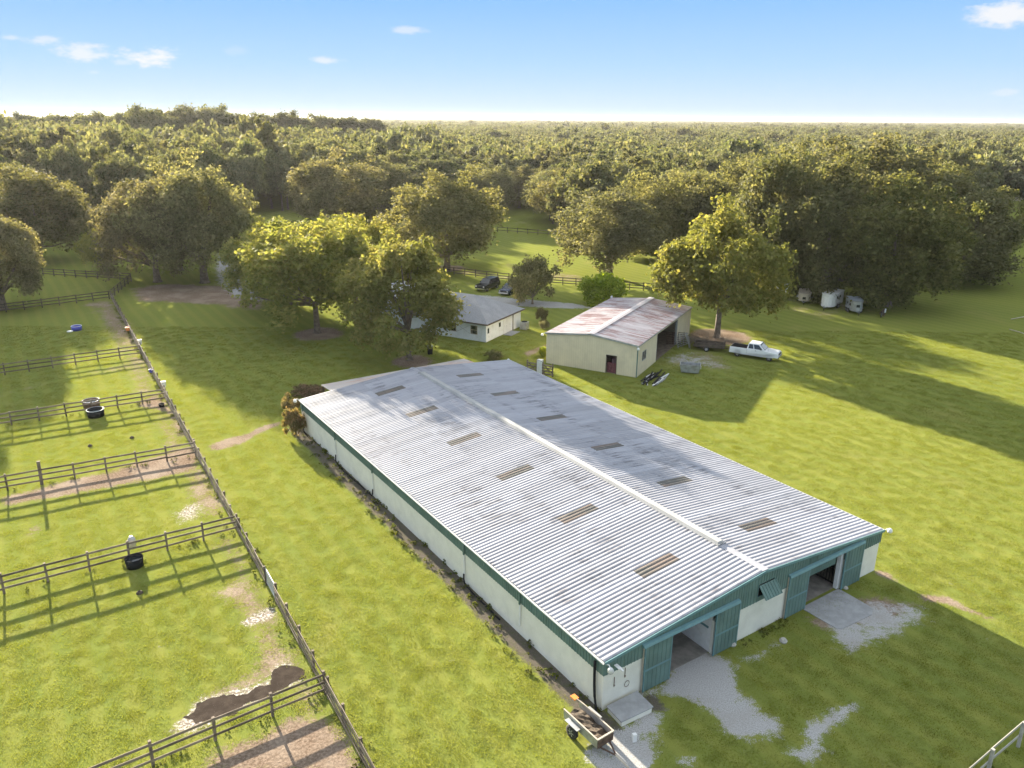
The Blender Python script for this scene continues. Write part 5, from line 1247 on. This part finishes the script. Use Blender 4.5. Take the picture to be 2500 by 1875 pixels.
for i, (p0, p1) in enumerate([((2468, 781), (2530, 772)), ((2464, 806), (2520, 824))]):
    a, c = U(*p0), U(*p1); o = MB().tube([(0, 0, .12), (*(c - a) * .5, .2), (*(c - a), .1)], .06, 6).build('fallen_pole', M['beige']); place(o, (a[0], a[1], 0), ['upper pale pole lying on the shaded pasture', 'lower pale pole lying on the shaded pasture'][i], 'pole')
b = MB()
for i in range(60):
    a = random.uniform(0, 6.28); p = (random.uniform(-3.5, 3.5), random.uniform(-1, 1), random.uniform(0, 1.2)); b.tube([p, (p[0] + 1.2 * math.cos(a), p[1] + 1.2 * math.sin(a), p[2] + random.uniform(.1, 1.2))], [.07, .03], 4, False)
place(b.build('dead_brush', M['beige']), (*U(2472, 492), 0), 'pale tangle of dead branches at the edge of the far sunlit pasture', 'brush pile')
# pale towers on the horizon
for i, (u, hpx) in enumerate([(1372, 3), (1377, 2), (1384, 2.6), (1392, 1.4), (1399, 1.7), (1406, 1.4), (1413, 1), (1424, 1), (1431, 1)]):
    d_ = ray(u, 290); D = 4000; xy = d_[:2] / d_[1] * D; px = D / F_PX
    t = empty('tower', (xy[0], xy[1], 0), .3 * i, 'pale city tower in the tiny skyline on the horizon', 'tower', 'far city towers on the horizon')
    MB().box(-px, px, -px, px, 0, 28 + hpx * px).build('shaft', M['tower'], t); MB().box(-px * .5, px * .5, -px * .5, px * .5, 28 + hpx * px, 28 + hpx * px + px * 1.5).build('top', M['tower'], t)

# ------------------------------------------------------------------ grass, weeds
def blade_patch(name, seed, n, rad, h0, h1, w, material):
    g = np.random.default_rng(seed); r_ = rad * np.sqrt(g.uniform(0, 1, n)); a = g.uniform(0, 6.28, n)
    B = np.stack([r_ * np.cos(a), r_ * np.sin(a), np.full(n, -0.01)], 1); t = g.uniform(0, 6.28, n)
    D = np.stack([np.cos(t), np.sin(t), np.zeros(n)], 1) * w * g.uniform(.6, 1.3, n)[:, None]
    hh = g.uniform(h0, h1, n); ln = g.normal(0, .5, (n, 2)) * hh[:, None]
    T = B + np.c_[ln, hh]
    V = np.stack([B - D, B + D, T], 1).reshape(-1, 3)
    return np_mesh(name, V, np.arange(3 * n).reshape(n, 3), {'tint': np.repeat(np.clip(g.normal(.42, .22, n), 0, 1), 3)}, material)
def outside_buildings(x, y, pad=0.05):
    d = np.stack([x, y], -1) - BO; s_, b_ = d @ BA, d @ BB
    d2 = np.stack([x, y], -1) - SHED_O; s2, b2 = d2 @ SA, d2 @ SB
    return ~((s_ > -pad) & (s_ < BW + pad) & (b_ > -pad) & (b_ < BL + pad)) & ~((s2 > -pad) & (s2 < SW + pad) & (b2 > -pad) & (b2 < SD + pad))
def ground_points(dens, y0, y1):
    hw2 = 0.92 * y1 + 6; n = int((y1 - y0) * 2 * hw2 * dens); y = rng.uniform(y0, y1, n); x = rng.uniform(-1, 1, n) * hw2
    q = proj(np.stack([x, y, np.zeros(n)], -1)); ok = (q[:, 0] > -700) & (q[:, 0] < 3200) & (q[:, 1] < 2600) & outside_buildings(x, y)
    return x[ok], y[ok]
bx, by = [], []
for d_, y0, y1 in [(9.0, 19, 45), (6.5, 45, 70), (3.6, 70, 105)]:
    x, y = ground_points(d_, y0, y1); bx.append(x); by.append(y)
bx, by = np.concatenate(bx), np.concatenate(by)
mm_ = eval_masks(bx, by); bare = np.maximum.reduce([mm_['gravel'], mm_['dirt'] * .95, mm_['sand'], mm_['soil']])
pud = np.array(PUDDLE)
ok = (bare + rng.uniform(-.3, .3, len(bx)) < 0.34) & (poly_sd(bx, by, pud) < 0)
bx, by = bx[ok], by[ok]
sc_ = rng.uniform(.75, 1.35, len(bx)) * np.where(by > 70, 1.25, 1.0)
hs_ = sc_ * (0.8 + 0.10 * np.sin(bx * .9 + 2 * np.sin(by * .35)) * np.sin(by * .8 + 1.7 * np.sin(bx * .4)) * .8)
hs_ = np.clip(hs_, .3, 2)
scatter_object('grass', np.c_[bx, by, np.zeros(len(bx))], np.stack([sc_, sc_, hs_], 1), np.c_[np.zeros((len(bx), 2)), rng.uniform(0, 6.28, len(bx))],
               [blade_patch('grass_patch', 300 + i, 60, .36, .03, .09, .013, M['blade']) for i in range(4)])
# ragged weeds along the barn wall, the fence lines and the worn edges
wx, wy, wsz = [], [], []
for _ in range(150):
    b_ = random.uniform(0, 44); s_ = -random.random() ** 2 * 1.5 - .05
    p = barn_xy(s_, b_); wx.append(p[0]); wy.append(p[1]); wsz.append(random.uniform(.3, .9))
for _ in range(260):
    t = random.uniform(0, flen); p = F0 + fdir * t + fnl * random.gauss(0, .22); wx.append(p[0]); wy.append(p[1]); wsz.append(random.uniform(.3, .8))
for _ in range(26):
    p = barn_xy(random.uniform(9.8, 14), random.uniform(-.6, -.05)); wx.append(p[0]); wy.append(p[1]); wsz.append(random.uniform(.25, .55))
for fo in [o for o in C.objects if o.name.startswith('board_fence') and o.location.y < 100][1:]:
    for _ in range(45):
        l = random.uniform(0, 45); yw_ = fo.rotation_euler.z; p = np.array(fo.location[:2]) + np.array([math.cos(yw_), math.sin(yw_)]) * l + np.random.default_rng(_).normal(0, .2, 2)
        wx.append(p[0]); wy.append(p[1]); wsz.append(random.uniform(.3, .8))
wsz = np.array(wsz); nW = len(wsz)
wme = [crown_mesh('weed_clump', 400 + i, .32, .0, .34, 12, 130, .055, M['weed'])[0] for i in range(3)]
scatter_object('weeds', np.c_[wx, wy, np.full(nW, .0)], np.stack([wsz, wsz, wsz * rng.uniform(.6, 1.3, nW)], 1), np.c_[np.zeros((nW, 2)), rng.uniform(0, 6.28, nW)], wme)

# ------------------------------------------------------------------ haze: one closed box of even air round everything
HAZE_DENSITY = 4.5e-5
hm = bpy.data.materials.new('haze'); hm.use_nodes = True; hm.node_tree.nodes.clear(); kk = NT(hm.node_tree)
ho = kk.n('ShaderNodeOutputMaterial'); pv = kk.n('ShaderNodeVolumePrincipled')
pv.inputs['Color'].default_value = (0.96, 0.95, 0.95, 1); pv.inputs['Density'].default_value = HAZE_DENSITY; pv.inputs['Anisotropy'].default_value = 0.35
kk.L.new(pv.outputs[0], ho.inputs['Volume'])
hb_ = MB().box(-9100, 9100, -1600, 11600, -1.0, 37.5).build('haze', hm); tag(hb_, kind='stuff')
